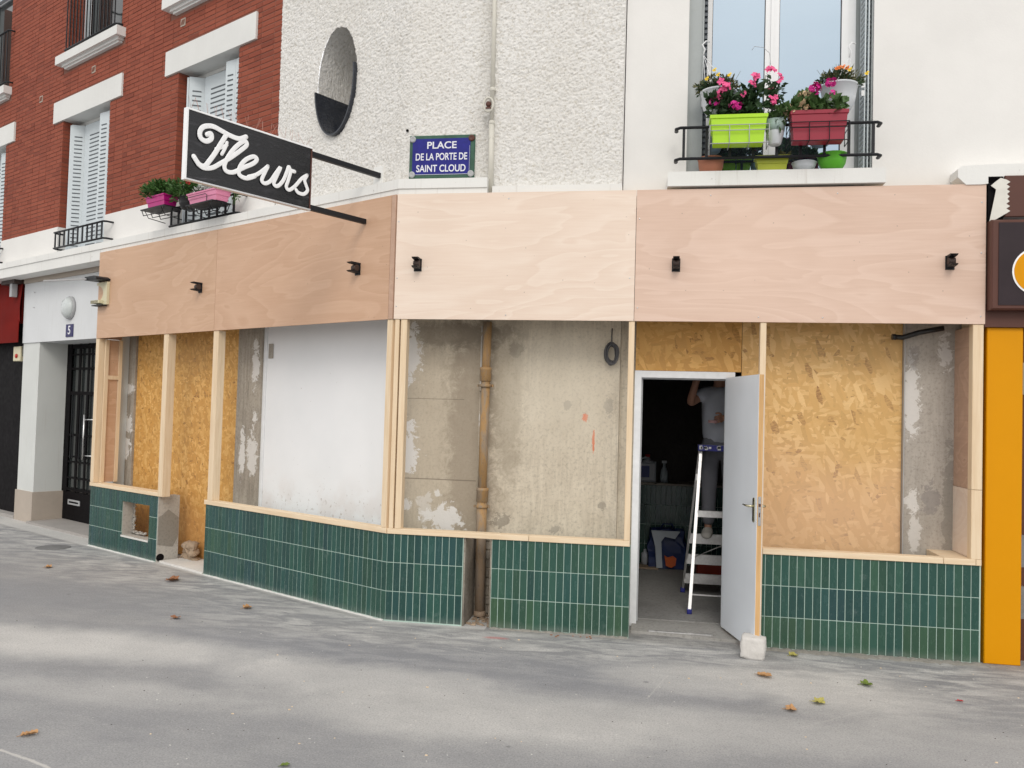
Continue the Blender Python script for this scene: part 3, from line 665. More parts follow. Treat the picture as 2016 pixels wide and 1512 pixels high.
# windows in brick wall: each with frame, folding louvred shutter panels, pane
for k, (a, b) in enumerate(wins + [h[:2] for h in up_holes]):
    lowz, topz = (3.90, WZT) if k < 3 else (6.745, 8.6)
    m_ = MB(); yb = UPY+.22
    m_.box(a, a+.05, yb, yb+.06, lowz, topz); m_.box(b-.05, b, yb, yb+.06, lowz, topz); m_.box(a, b, yb, yb+.06, topz-.05, topz); wf = m_.build('window', 'white_lintel' if k < 3 else 'shutter_paint', bw)
    m_ = MB(); m_.box(a, b, yb+.09, yb+.10, lowz, topz); m_.build('pane', 'dark_glass', (wf, bw))
    m_ = MB(); m_.box(a, b, UPY+.02, yb, lowz-.03, lowz+.004); m_.build('inner_sill', 'shutter_paint', (wf, bw))
    def panel(p0, p1, nm='shutter'):
        m_ = MB(); m_.obox((p0[0], p0[1], (lowz+topz-.05)/2), (p1[0], p1[1], (lowz+topz-.05)/2), .022, topz-lowz-.09); 
        m_.build(nm, 'shutter_paint', (wf, bw))
        d = Vector((p1[0]-p0[0], p1[1]-p0[1])); L_ = d.length; d.normalize(); nrm = Vector((d.y, -d.x)); nrm = nrm if nrm.y < 0 else -nrm
        m_ = MB(); zz = lowz+.08
        while zz < topz-.2:
            q0 = Vector(p0)+d*(L_*.22)+nrm*.013; q1 = Vector(p0)+d*(L_*.78)+nrm*.013
            m_.obox((q0.x, q0.y, zz), (q1.x, q1.y, zz), .006, .014); zz += .058
        m_.build('louvre_slot', 'slot_dark', (wf, bw), kind='stuff')
    y1, y2 = UPY+.05, UPY+.215
    if k < 3:       # left stack folded into two leaves along the reveal, right stack nearly closed
        panel((a+.012, y2), (a+.10, y1+.02)); panel((a+.13, y1+.02), (a+.24, y2))
        panel((b-.42 if k == 1 else b-.36, y1+.03), (b-.20, y1+.05)); panel((b-.195, y1+.05), (b-.012, y1+.04))
        panel((a+.27, y2-.01), (b-.44 if k == 1 else b-.38, y2))
# railings
def railing(x0, x1, yb, zlo, zhi, nb, frame, label, ret=.14, rb=.011, wid=.03):
    t = Thing('window_railing', ((x0+x1)/2, yb, zlo), label, 'railing', frame)
    for zz in (zlo, zhi):
        m_ = MB(); m_.tube([(x0+.0, yb+ret, zz), (x0, yb+.03, zz), (x0+.03, yb, zz), (x1-.03, yb, zz), (x1, yb+.03, zz), (x1, yb+ret, zz)], .017, 8, flat=((0,0,1), .75)); m_.build('rail', 'black_iron', t)
    for i in range(nb):
        xx = x0+.06+(x1-x0-.12)*i/(nb-1); m_ = MB(); m_.box(xx-wid/2, xx+wid/2, yb-.006, yb+.006, zlo+.01, zhi-.01); m_.build('baluster', 'black_iron', t)
    return t
railing(-6.97, -5.50, UPY-.13, 3.955, 4.175, 11, FA, 'low black railing across the shuttered window beside the brick, without flowers')
railing(-3.92, -2.53, UPY-.13, 3.915, 4.12, 9, FA, 'low black railing of the window holding the pink flower boxes')
for a, b, nm in ((-10.75, -8.98, 'black upper railing cut by the picture edge above the narrow sill'), (-7.02, -5.50, 'tall black bar railing above the white sill near the top of the brick wall')):
    railing(a, b, UPY-.08, 6.80, 7.62, 15, FA, nm, wid=.014)
railing(-10.75, -9.02, UPY-.13, 3.955, 4.175, 11, FA, 'low black railing at the far end of the brick wall, barely in view')
# ------------------------------------------------------------------ fascia of plywood sheets
fa = Thing('plywood_fascia', (0, -.02, 2.64), 'long band of new plywood boards above the shopfront', 'fascia')
def fpart(frame, x0, x1, mat, label, z0=2.64, z1=3.745, y0=-.02, y1=0.0):
    m_ = MB(); m_.box(x0, x1, y0, y1, z0, z1)
    o = bpy.data.objects.new('plywood_board', m_.mesh('plywood_board', mat)); COL.objects.link(o); o.parent = fa.o
    o.matrix_parent_inverse = Matrix.Translation(-fa.loc); o.matrix_basis = frame; o['label'] = label
fpart(FA, -5.45, -2.787, 'plywood_tan', 'tan board at the doorway end')
fpart(FA, -2.783, -.062, 'plywood_tan_warm', 'tan board beside the corner')
fpart(FA, -.058, -.006, 'plywood_reveal', 'narrow corner strip')
fpart(FC, .001, 2.091, 'plywood_pale', 'pale cream board')
fpart(FC, 2.095, 4.812, 'plywood_pink', 'pinkish board over the door')
# returns and soffit beams behind fascia
m_ = MB(); m_.box(0.02, 4.80, .002, .12, 3.60, 3.70); m_.box(0.02, 4.80, .002, .05, 2.66, 2.72); m_.box(4.78, 4.81, .002, .40, 2.64, 3.70); m_.build('fascia_batten', 'timber', fa)
m_ = MB(); m_.prism([(dA.x*5.43, dA.y*5.43+.002), (dA.x*5.43+.06, dA.y*5.43+.12), (.03, .12), (.0, .003)], 3.60, 3.70, 'z'); m_.build('fascia_batten', 'timber', fa)
m_ = MB(); m_.box(-5.4505, -5.425, .002, .30, 2.642, 2.768); m_.box(-5.4505, -5.425, .002, .129, 2.7685, 3.66); o = bpy.data.objects.new('end_board', m_.mesh('end_board', 'plywood_reveal')); COL.objects.link(o); o.parent = fa.o; o.matrix_parent_inverse = Matrix.Translation(-fa.loc); o.matrix_basis = FA
m_ = MB(); m_.box(.06, 4.9, .13, .9, 2.77, 3.70); m_.build('shop_beam', 'concrete_pillar', kind='structure')
m_ = MB(); m_.box(-5.4505, -.06, .1305, .9, 2.77, 3.70); m_.build('shop_beam', 'concrete_pillar', frame=FA, kind='structure')
scr = MB()
for (fx, zz) in ((.02, 3.0), (.02, 2.75), (.02, 3.5), (1.0, 2.68), (1.0, 3.69), (2.05, 3.0), (2.12, 2.75), (2.12, 3.5), (2.7, 3.69), (3.6, 2.68), (3.7, 3.69), (4.78, 3.6), (4.78, 3.2), (4.78, 2.7), (3.1, 2.68)): scr.lathe([(.006, 0), (.006, .0015), (.003, .002)], (fx, -.0205, zz), 8, 'y')
scr.build('screw', 'steel', fa, kind='stuff')

# awning brackets
def bracket(frame, x, z, label, lean=0.0):
    t = Thing('bracket', (x, -.02, z), label, 'bracket', frame, 'awning brackets screwed to the plywood')
    m_ = MB(); m_.box(x-.034, x+.034, -.028, -.0205, z-.055, z+.055); m_.build('back_plate', 'black_iron', t)
    for zz in (z+.046, z-.030):
        m_ = MB(); m_.prism([(-.028, zz-.010), (-.118, zz-.004), (-.14, zz+.006), (-.118, zz+.012), (-.028, zz+.010)], x-.026, x+.026, 'x'); m_.build('prong', 'black_iron', t)
    m_ = MB(); m_.lathe([(.030, -.026), (.030, .026)], (x, -.055, z+.006), 14, 'x'); m_.build('hub', 'rust_bracket', t)
bracket(FA, -3.078, 3.125, 'black two-pronged bracket nearest the doorway on the tan plywood')
bracket(FA, -.477, 3.118, 'black two-pronged bracket below the arm of the Fleurs sign')
bracket(FC, .207, 3.114, 'black bracket on the pale board just after the corner')
bracket(FC, 2.430, 3.109, 'black bracket on the pinkish board above the open door')
bracket(FC, 4.55, 3.122, 'black bracket at the orange shop end of the pinkish board')
# awning end fitting next to the doorway (white plate with half ring and a thin arm)
t = Thing('awning_fitting', (-5.25, -.02, 3.05), 'cream plate with half ring and thin dark arm at the end of the plywood', 'fitting', FA)
m_ = MB(); pl = [(-5.15, 3.09), (-5.15, 3.33)] + [(-5.42+.0, 3.33), (-5.42, 3.31)] 
arc = [(-5.42+.17*cos(a), 3.205+.105*sin(a)) for a in np.linspace(radians(90), radians(-90), 14)]
m_.prism([(-5.15, 3.06), (-5.15, 3.345), (-5.42, 3.345)] + arc + [(-5.42, 3.06)], -.055, -.022, 'y'); m_.build('half_ring_plate', 'cream_plastic', t)
m_ = MB(); m_.box(-5.46, -5.24, -.11, -.057, 3.075, 3.115); m_.build('slotted_bar', 'cream_plastic', t)
m_ = MB()
for i in range(7): m_.box(-5.45+i*.028, -5.442+i*.028, -.113, -.1105, 3.078, 3.112)
m_.build('slot', 'black_iron', t)
m_ = MB(); m_.prism([(-5.45, 3.36), (-5.14, 3.36), (-5.14, 3.38), (-5.2, 3.405), (-5.45, 3.405)], -.20, -.023, 'y'); m_.build('cover_cap', 'black_iron', t)
m_ = MB(); m_.obox((-5.40, -.20, 3.375), (-5.62, -.62, 3.31), .035, .018); m_.build('arm', 'zinc', t)
m_ = MB(); m_.box(-5.45, -5.2, -.10, -.025, 3.045, 3.058); m_.build('lower_lip', 'black_iron', t)

# ------------------------------------------------------------------ tiled plinths
TW, TH, ZJ = .061849, .25, .5088
gtile = {}
def tile_mesh(w, h):
    k = (round(w, 3), round(h, 3))
    if k not in gtile: m_ = MB(); m_.box(0, k[0], 0, .010, 0, k[1], .0022); gtile[k] = m_.mesh('tile', 'green_tile')
    return gtile[k]
rt_ = random.Random(11)
def lerp(a, b, t): return tuple(x+(y-x)*t for x, y in zip(a, b))
TEAL, GREEN, MOSS, BLUE = (.018, .068, .062), (.021, .076, .060), (.032, .086, .052), (.017, .060, .068)
def tcolor(x, r, seed):
    n = vnoise(np.array([x*1.3+seed*10]), np.array([r*3.1+seed]), 21)[0]; q = vnoise(np.array([x*7.0+seed]), np.array([r*5.3]), 22)[0]
    n = n*.55+q*.3+rt_.random()*.35-.1; 
    if r == 2 and seed in (3, 4): n -= .35
    c = lerp(MOSS, GREEN, n/.35) if n < .35 else lerp(GREEN, TEAL, (n-.35)/.3) if n < .65 else lerp(TEAL, BLUE, min(1, (n-.65)/.3)); b = rt_.uniform(.82, 1.15); return tuple(max(.004, k*b) for k in c)
def plinth(frame, parts, label, seed, hole=None, name='tiled_plinth'):
    """parts: list of (frame, x_start, count, total x0, x1)"""
    t = Thing(name, (parts[0][3], 0, 0), label, 'plinth', frame)
    for (fr_, xs_, n_, x0, x1, y1) in parts:
        G_ = t.o.matrix_world.inverted() @ fr_
        core = MB()
        rects = [(x0, x1, 0.0, .7575)] if not hole else list(wallrects(x0, x1, 0., .7575, [hole]))
        yc = .014 if hole else y1
        for (a, b, c, d) in rects: core.box(a, b, .004, yc, c, d)
        if hole:
            bd_ = MB()
            for (a, b, c, d) in rects: bd_.box(a, b, .0145, .16, c, d)
            o = bpy.data.objects.new('masonry_body', bd_.mesh('masonry_body', 'return_cement')); COL.objects.link(o); o.parent = t.o; o.matrix_basis = G_
        o = bpy.data.objects.new('grout_bed', core.mesh('grout_bed', 'grout')); COL.objects.link(o); o.parent = t.o; o.matrix_basis = G_
        for r in range(3):
            z0 = ZJ - r*TH + .0035; z1 = z0+TH-.0055
            if r == 0: z1 = .756
            if r == 2: z0 = max(.006, z0); 
            if r == 2: z1 = ZJ-TH-.002
            for i in range(-1, n_+1):
                a = xs_+i*TW+.0040; b = xs_+(i+1)*TW-.0018; a, b = max(a, x0+.001), min(b, x1-.001)
                if b-a < .012: continue
                pieces = [(a, b, z0, z1)]
                if hole: pieces = [q for q in wallrects(a, b, z0, z1, [hole]) if q[1]-q[0] > .008 and q[3]-q[2] > .01] if not (b <= hole[0] or a >= hole[1] or z1 <= hole[2] or z0 >= hole[3]) else pieces
                for (pa, pb, pc, pd) in pieces:
                    o = bpy.data.objects.new('tile', tile_mesh(pb-pa, pd-pc)); COL.objects.link(o); o.parent = t.o
                    tilt = Matrix.Rotation(rt_.uniform(-.006, .006), 4, 'Z') @ Matrix.Rotation(rt_.uniform(-.003, .003), 4, 'X')
                    o.matrix_basis = G_ @ Matrix.Translation((pa, rt_.uniform(-.0008, .0006), pc)) @ tilt
                    o.color = (*tcolor((pa if fr_ is FC else pa-3), r, seed), 1)
    return t
pm = plinth(FC, [(FA, -46*TW, 46, -2.842, -.0005, .10), (FC, .0, 11, .0005, .685, .10)], 'dark green tiled plinth that turns the corner left of the rusty pipe', 2)
plinth(FC, [(FC, .9346, 19, .9346, 2.106, .10)], 'dark green tiled plinth between the rusty pipe and the door', 3)
plinth(FC, [(FC, 3.1905-TW, 27, 3.158, 4.808, .10)], 'dark green tiled plinth between the open door and the orange pillar', 4)
HOLE = (-4.655, -4.012, .225, .633)
pl_ = plinth(FA, [(FA, -5.475, 27, -5.475, -3.835, .26)], 'short green tiled plinth with a square hole beside the doorway', 5, HOLE)
m_ = MB(); m_.box(-3.834, -3.822, .006, .165, 0, .757, 0); m_.box(-3.95, -3.822, .1655, .27, 0, .757, 0); 
ret = m_.build('return_face', 'return_cement', pl_); 
m_ = MB(); m_.prism([(.012, .20), (.012, .52), (.06, .54), (.13, .60), (.262, .50), (.262, .27), (.20, .16)], -3.8215, -3.8185, 'x'); m_.build('mortar_patch', 'cement_patch', pl_)
m_ = MB(); m_.lathe([(.05, 0), (.045, .003), (.0, .0035)], (-3.8215, .05, .05), 14, 'x', sy=.9); m_.build('dark_spot', 'black_shop', pl_)
# rough white plaster inside the hole
rp_ = random.Random(5); m_ = MB()
for i in range(26):
    zz = .235+i*.0155; yy = .158; m_.lathe([(.001, -.014), (.009+rp_.random()*.016, 0), (.001, .016)], (-4.642+rp_.uniform(-.004, .008), yy+rp_.uniform(-.008, .01), zz), 6, 'z', sx=.9, sy=1.2)
for i in range(22): m_.lathe([(.001, -.01), (.03, .0), (.001, .014)], (-4.62+i*.014, .150+rp_.uniform(-.02, .02), .238+rp_.uniform(0, .02)), 6, 'z')
m_.build('plaster_edge', 'return_cement', pl_, kind='stuff')
m_ = MB(); m_.box(-4.655, -4.015, -.0035, .003, .205, .226); m_.build('plaster_lip', 'plaster_white', pl_)
# mortar bedding along foot of street-front plinths (uneven strip)
def footing(frame, x0, x1, mat, label, out=.06, h=.012):
    n = int((x1-x0)/.03); r_ = random.Random(int(x0*10)); vs = []; 
    for i in range(n+1):
        xx = x0+(x1-x0)*i/n; o_ = out*r_.uniform(.6, 1.3); hh = h*r_.uniform(.5, 1.5); vs += [(xx, .003, hh), (xx, -o_*.5, hh*.7), (xx, -o_, -.003)]
    fs = [(3*i+j, 3*i+j+1, 3*i+j+4, 3*i+j+3) for i in range(n) for j in range(2)]
    m_ = MB(); m_.add(vs, fs, False); return m_.build('mortar_strip', mat, frame=frame, label=label, cat='mortar strip', loc=(x0, 0, 0))
footing(FC, 3.17, 4.86, 'cement_patch', 'rough dark mortar strip along the foot of the plinth by the orange pillar', .085)
footing(FC, .94, 2.10, 'cement_patch', 'rough mortar strip along the foot of the plinth left of the door', .03)
footing(FA, -2.84, -.02, 'plaster_white', 'thin pale mortar strip along the foot of the long corner plinth', .022, .008)
footing(FA, -5.47, -3.84, 'plaster_white', 'thin pale mortar strip along the foot of the holed plinth', .022, .008)

# ------------------------------------------------------------------ timber frames
def frame_thing(frame, loc, label): return Thing('timber_frame', loc, label, 'timber frame', frame)
def post(t, x0, x1, z0=.806, z1=2.638, y0=-.012, y1=.07, mat='timber', name='post', **k):
    m_ = MB(); m_.box(x0, x1, y0, y1, z0, z1, .003); return m_.build(name, mat, t, **k)
def sill_(t, x0, x1, y1=.08, z1=.805, name='sill_rail', mat='timber_rail'):
    m_ = MB(); m_.box(x0, x1, -.014, y1, .7585, z1, .003); return m_.build(name, mat, t)
tA = frame_thing(FA, (-2.8, 0, .76), 'pale timber posts and sill rail on the plinth left of the corner')
sill_(tA, -2.855, -.004); post(tA, -2.80, -2.705, y1=.075); post(tA, -.075, -.012, z1=2.638)
tL = frame_thing(FA, (-5.4, 0, .73), 'pale timber frame on the short plinth with the square hole')
m_ = MB(); m_.box(-5.475, -3.815, -.014, .13, .7585, .803, .003); m_.build('sill_rail', 'timber_rail', tL)
post(tL, -5.47, -5.385, y1=.07); post(tL, -3.822, -3.722, .76, y1=.085)
m_ = MB(); m_.box(-5.38, -5.365, .10, .27, .806, 2.63); m_.build('reveal_board', 'plywood_tan', tL)
m_ = MB(); m_.box(-5.362, -5.34, .055, .10, .806, 2.63); m_.box(-5.362, -5.34, .235, .275, .806, 2.63); m_.box(-5.362, -5.34, .10, .235, 2.12, 2.17); m_.build('reveal_batten', 'timber', tL)
tC = frame_thing(FC, (0, 0, .76), 'pale timber posts and sill rail around the stained concrete bay')
sill_(tC, .001, 1.25); sill_(tC, 1.253, 2.100)
post(tC, .012, .052, name='post'); post(tC, .066, .122); post(tC, 2.052, 2.100, z0=.806)
tR = frame_thing(FC, (3.15, 0, .76), 'pale timber frame between the door and the orange pillar')
sill_(tR, 3.168, 4.53); sill_(tR, 4.533, 4.765, y1=.42, z1=.806)
post(tR, 3.118, 3.166, .03, mat='timber'); 
post(tR, 4.728, 4.806, 1.345, 2.638); post(tR, 4.728, 4.806, .806, 1.342, name='lower_post'); m_ = MB(); m_.box(4.768, 4.806, -.014, .08, .7585, .805, .002); m_.build('sill_end', 'timber', tR)
m_ = MB(); m_.box(4.735, 4.75, .075, .42, 1.345, 2.63); m_.build('reveal_board', 'plywood_reveal', tR)
m_ = MB(); m_.box(4.733, 4.75, .075, .42, .81, 1.342); m_.build('lower_reveal_board', 'plywood_pale', tR)

# ------------------------------------------------------------------ back of the bays
def slab(name, frame, x0, x1, y0, y1, z0, z1, mat, label, cat):
    m_ = MB(); m_.box(x0, x1, y0, y1, z0, z1); return m_.build(name, mat, frame=frame, label=label, cat=cat, loc=(0, 0, 0))
slab('concrete_wall', FC, -.06, 1.965, .45, .60, 0, 2.76, 'concrete_bay', 'stained beige concrete wall behind the rusty pipe', 'wall')
slab('concrete_wall', FC, 1.966, 2.10, .52, .60, 0, 2.76, 'concrete_bay', 'narrow set-back concrete strip beside the door frame under the coiled cable', 'wall')
slab('concrete_pillar', FC, 4.345, 4.90, .42, .60, 0, 2.76, 'concrete_grey', 'grey chipped concrete pillar next to the orange shop', 'pillar')
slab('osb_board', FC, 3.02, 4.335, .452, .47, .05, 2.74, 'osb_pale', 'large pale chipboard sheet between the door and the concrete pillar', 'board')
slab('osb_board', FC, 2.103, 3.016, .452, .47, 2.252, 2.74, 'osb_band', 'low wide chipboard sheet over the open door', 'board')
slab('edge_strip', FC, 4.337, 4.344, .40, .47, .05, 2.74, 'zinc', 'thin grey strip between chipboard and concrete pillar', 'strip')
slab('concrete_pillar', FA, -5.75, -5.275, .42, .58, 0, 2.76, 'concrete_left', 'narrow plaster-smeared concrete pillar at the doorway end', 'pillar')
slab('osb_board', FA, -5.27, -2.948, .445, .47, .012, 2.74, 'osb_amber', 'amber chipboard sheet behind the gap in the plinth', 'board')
slab('concrete_pillar', FA, -2.944, -2.50, .40, .58, 0, 2.76, 'concrete_left', 'flaking concrete pillar beside the white board', 'pillar')
slab('white_board', FA, -2.44, -.30, .43, .47, .5, 2.74, 'white_panel', 'large smooth white board with scuffed bottom edge', 'board')
slab('white_strip', FA, -2.499, -2.442, .425, .58, .5, 2.74, 'frame_white', 'chipped white strip beside the flaking concrete pillar', 'strip')
slab('board_clip', FA, -2.40, -2.33, .415, .428, 2.36, 2.52, 'concrete_pillar', 'small grey fixing plate at the top of the white board', 'plate')
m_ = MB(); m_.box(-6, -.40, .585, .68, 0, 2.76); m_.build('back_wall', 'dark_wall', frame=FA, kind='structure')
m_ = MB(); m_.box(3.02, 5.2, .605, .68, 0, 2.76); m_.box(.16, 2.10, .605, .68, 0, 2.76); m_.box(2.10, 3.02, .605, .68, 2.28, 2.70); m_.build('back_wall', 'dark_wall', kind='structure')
# masonry of the pipe gap
m_ = MB(); m_.box(.6855, .70, .012, .445, 0, .757); m_.box(.920, .9335, .012, .445, 0, .757); m_.build('gap_cheek', 'gap_wall', kind='structure')
gw = Thing('gap_masonry', (.8, .45, 0), 'dark exposed masonry behind the foot of the rusty pipe', 'masonry'); r_ = random.Random(9)
for i in range(9):
    zz = .02+i*.082; xx = .60+(i % 2)*.06
    while xx < 1.0:
        m_ = MB(); m_.box(xx, xx+.11, .435+r_.uniform(-.012, .006), .449, zz, zz+.072, .004); m_.build('brick', 'gap_wall', gw); xx += .12
# downpipe inside bay
dp = Thing('downpipe', (.76, .36, 0), 'rusty brown cast-iron downpipe in front of the stained concrete', 'pipe')
m_ = MB(); m_.tube([(.770, .36, .03), (.762, .36, .8), (.762, .36, 1.07)], .047, 16); m_.build('lower_pipe', 'rusty_pipe', dp)
m_ = MB(); m_.tube([(.762, .36, 1.07), (.764, .36, 2.12)], .040, 16); m_.build('middle_pipe', 'rusty_pipe', dp)
m_ = MB(); m_.tube([(.764, .36, 2.12), (.766, .36, 2.66)], .040, 16); m_.build('upper_pipe', 'rusty_pipe', dp)
for zz in (1.03, 2.12):
    m_ = MB(); m_.lathe([(.041, 0), (.053, .004), (.053, .10), (.057, .104), (.057, .125), (.042, .13)], (.763, .36, zz), 18); m_.build('collar', 'rusty_pipe', dp)
    m_ = MB(); m_.lathe([(.056, -.05), (.058, -.048), (.058, -.028), (.056, -.026)], (.763, .36, zz), 18); m_.box(.69, .70, .335, .36, zz-.05, zz-.028); m_.box(.826, .838, .335, .36, zz-.05, zz-.028); m_.tube([(.763, .40, zz-.04), (.763, .45, zz-.04)], .008, 6); m_.build('clamp', 'rusty_pipe', dp)
m_ = MB(); m_.lathe([(.050, 0), (.058, .01), (.05, .05)], (.770, .36, .01), 16); m_.build('foot_collar', 'rusty_pipe', dp)
# second thin conduit left of the pipe
m_ = MB(); m_.tube([(.700, .44, .82), (.700, .44, 2.63)], .007, 6); m_.build('conduit', 'concrete_bay', label='thin painted conduit left of the rusty pipe', cat='conduit')

# coiled cable
t = Thing('coiled_cable', (1.89, .40, 2.3), 'coil of grey cable hanging high on the concrete beside the door', 'cable')
r_ = random.Random(4)
for k in range(7):
    m_ = MB(); cx, cz = 1.893+r_.uniform(-.012, .012), 2.395+r_.uniform(-.012, .012); a_, b_ = .045+r_.uniform(-.01, .012), .085+r_.uniform(-.012, .012)
    m_.tube([(cx+a_*cos(q), .41-.007*k+.01*sin(q*2+k), cz+b_*sin(q)) for q in np.linspace(0, 2*pi, 22)[:-1]], .0075, 6, closed=True); m_.build('cable_loop', 'cable_grey', t)
m_ = MB(); m_.tube([(1.89, .42, 2.62), (1.888, .41, 2.55), (1.892, .40, 2.47)], .006, 6); m_.build('cable_end', 'cable_grey', t)
m_ = MB(); m_.tube([(4.24, .34, 2.565), (4.30, .33, 2.56), (4.42, .30, 2.60), (4.6, .26, 2.635)], .022, 8); m_.lathe([(.026, 0), (.026, .03)], (4.22, .34, 2.565), 10, 'x'); m_.build('black_tube', 'black_plastic', label='bent black tube under the plywood above the chipboard', cat='tube')

# door frame, leaf
df = Thing('door_frame', (2.5, .5, .03), 'white chipped metal frame of the open service door', 'door frame')
m_ = MB(); m_.box(2.100, 2.158, .44, .60, .0, 2.25); m_.build('jamb', 'frame_white', df)
m_ = MB(); m_.box(2.892, 2.965, .47, .60, .03, 2.25); m_.build('jamb', 'frame_white', df)
m_ = MB(); m_.box(2.1005, 2.9645, .4405, .599, 2.19, 2.249); m_.build('head', 'frame_white', df)
m_ = MB(); m_.box(2.158, 2.170, .50, .56, .03, 2.19); m_.box(2.170, 2.89, .50, .56, 2.178, 2.19); m_.build('stop', 'zinc', df)
h0 = Vector((2.885, .455)); h1 = Vector((3.082, -.30)); dd = (h1-h0).normalized(); ang = math.atan2(dd.y, dd.x); LF = (h1-h0).length
FD = Matrix.Translation((h0.x, h0.y, 0)) @ Matrix.Rotation(ang, 4, 'Z')    # x along leaf, +y to its right side
dt = Thing('service_door', (0, 0, .045), 'pale grey service door swung open towards the street', 'door', FD)
m_ = MB(); m_.box(0, LF, -.0, .0025, .045, 2.20); m_.build('grey_face', 'door_grey', dt)
m_ = MB(); m_.box(0, LF, .0427, .045, .045, 2.20); m_.build('grey_face', 'door_grey', dt)
m_ = MB(); m_.box(.001, LF-.001, .0027, .0425, .046, 2.199); m_.build('core', 'timber_orange', dt)
m_ = MB(); m_.box(LF, LF+.003, .010, .034, 1.02, 1.245, 0); lp = m_.build('lock_plate', 'steel', dt)
m_ = MB(); m_.box(LF+.003, LF+.004, .014, .030, 1.165, 1.19); m_.box(LF+.003, LF+.004, .018, .027, 1.085, 1.12); m_.build('latch', 'brown_metal', (lp, dt))
for sgn, y_ in ((-1, -.0005), (1, .0455)):
    m_ = MB(); pr = [(.019*cos(a), .1*sin(a)) for a in np.linspace(0, 2*pi, 20)[:-1]]
    m_.prism([(LF-.055+.019*cos(a), 1.135+(.075 if sin(a) >= 0 else -.075)+.022*sin(a)) for a in np.linspace(0, 2*pi, 24)[:-1]], min(y_, y_+sgn*.007), max(y_, y_+sgn*.007), 'y'); bp_ = m_.build('handle_plate', 'brass', dt)
    m_ = MB(); yy = y_+sgn*.045; m_.tube([(LF-.055, y_, 1.165), (LF-.055, y_+sgn*.03, 1.165), (LF-.062, yy, 1.165), (LF-.11, yy+sgn*.004, 1.165), (LF-.175, yy+sgn*.002, 1.166)], [.009, .009, .010, .008, .005], 10); m_.build('lever', 'brass', (bp_, dt))
m_ = MB()
for zz in (.35, 1.2, 1.95): m_.tube([(-.012, .058, zz), (-.012, .058, zz+.09)], .009, 8)
m_.build('hinge', 'zinc', dt)
# stone wedging the door
bm = bmesh.new(); bmesh.ops.create_cube(bm, size=1); bmesh.ops.subdivide_edges(bm, edges=bm.edges, cuts=7, use_grid_fill=True)
from mathutils import noise as mn
for v in bm.verts:
    c = v.co.copy(); l = max(abs(c.x), abs(c.y), abs(c.z)); s_ = c.normalized()*.62; c = c*.78 + s_*.27; c = Vector((c.x*.172, c.y*.14, c.z*.165)); c += Vector(mn.noise_vector(c*22))*.009 + Vector(mn.noise_vector(c*55))*.004; v.co = c
me = bpy.data.meshes.new('concrete_block'); bm.to_mesh(me); bm.free(); me.materials.append(MATS['foam_stone'])
for p in me.polygons: p.use_smooth = True
o = bpy.data.objects.new('concrete_block', me); COL.objects.link(o); o.location = (3.078, -.285, .082); o.rotation_euler = (0.02, .06, -.2); tag(o, 'pale rough block of cellular concrete wedging the open door', 'block')

# ------------------------------------------------------------------ Fleurs sign (perpendicular to the angled front)
FS = FA @ Matrix.Translation((-.381, -.02, 0)) @ Matrix.Rotation(-pi/2, 4, 'Z')  # local x = away from the wall, y = towards the far side
SG = Thing('hanging_sign', (.64, 0, 3.515), 'black and white illuminated sign reading Fleurs on two arms', 'sign', FS)
X0, X1, SZ0, SZ1 = .64, 1.80, 3.517, 4.058; TY = .035     # the visible face is at y = 0, box reaches to y = -TY or +TY
SY = -1 if (FS.to_3x3() @ Vector((0, 1, 0))).x > 0 else 1
def ys(a, b): return (min(SY*a, SY*b), max(SY*a, SY*b))
y0, y1 = ys(.004, TY); m_ = MB(); m_.box(X0+.004, X1-.004, y0, y1, SZ0+.004, SZ1-.004); m_.build('sign_box', 'sign_frame', SG)
y0, y1 = ys(.0, .0038); m_ = MB(); m_.box(X0+.013, X1-.014, y0, y1, SZ0+.013, SZ1-.014); m_.build('black_face', 'sign_black', SG)
for (a, b, c, d) in ((X0, X1, SZ1-.013, SZ1), (X1-.013, X1, SZ0, SZ1-.0135), (X0, X1-.0135, SZ0, SZ0+.012)):
    y0, y1 = ys(-.008, TY+.004); m_ = MB(); m_.box(a, b, y0, y1, c, d); m_.build('frame_rail', 'sign_white' if d > SZ1-.03 else 'sign_frame', SG)
y0, y1 = ys(-.006, TY); m_ = MB(); m_.box(X0, X0+.012, y0, y1, SZ0+.0125, SZ1-.0135); m_.build('inner_end', 'brown_metal', SG)
for zz in (SZ0+.03, SZ1-.05):
    m_ = MB(); m_.obox((-.18 if zz > 3.9 else .004, SY*.02, zz), (X0-.001, SY*.02, zz), .035, .045)
    m_.build('arm', 'black_iron', SG)
m_ = MB(); m_.box(-.19, -.155, SY*.04-.06, SY*.04+.06, SZ1-.12, SZ1+.04); m_.build('fixing_plate', 'white_ledge', SG)
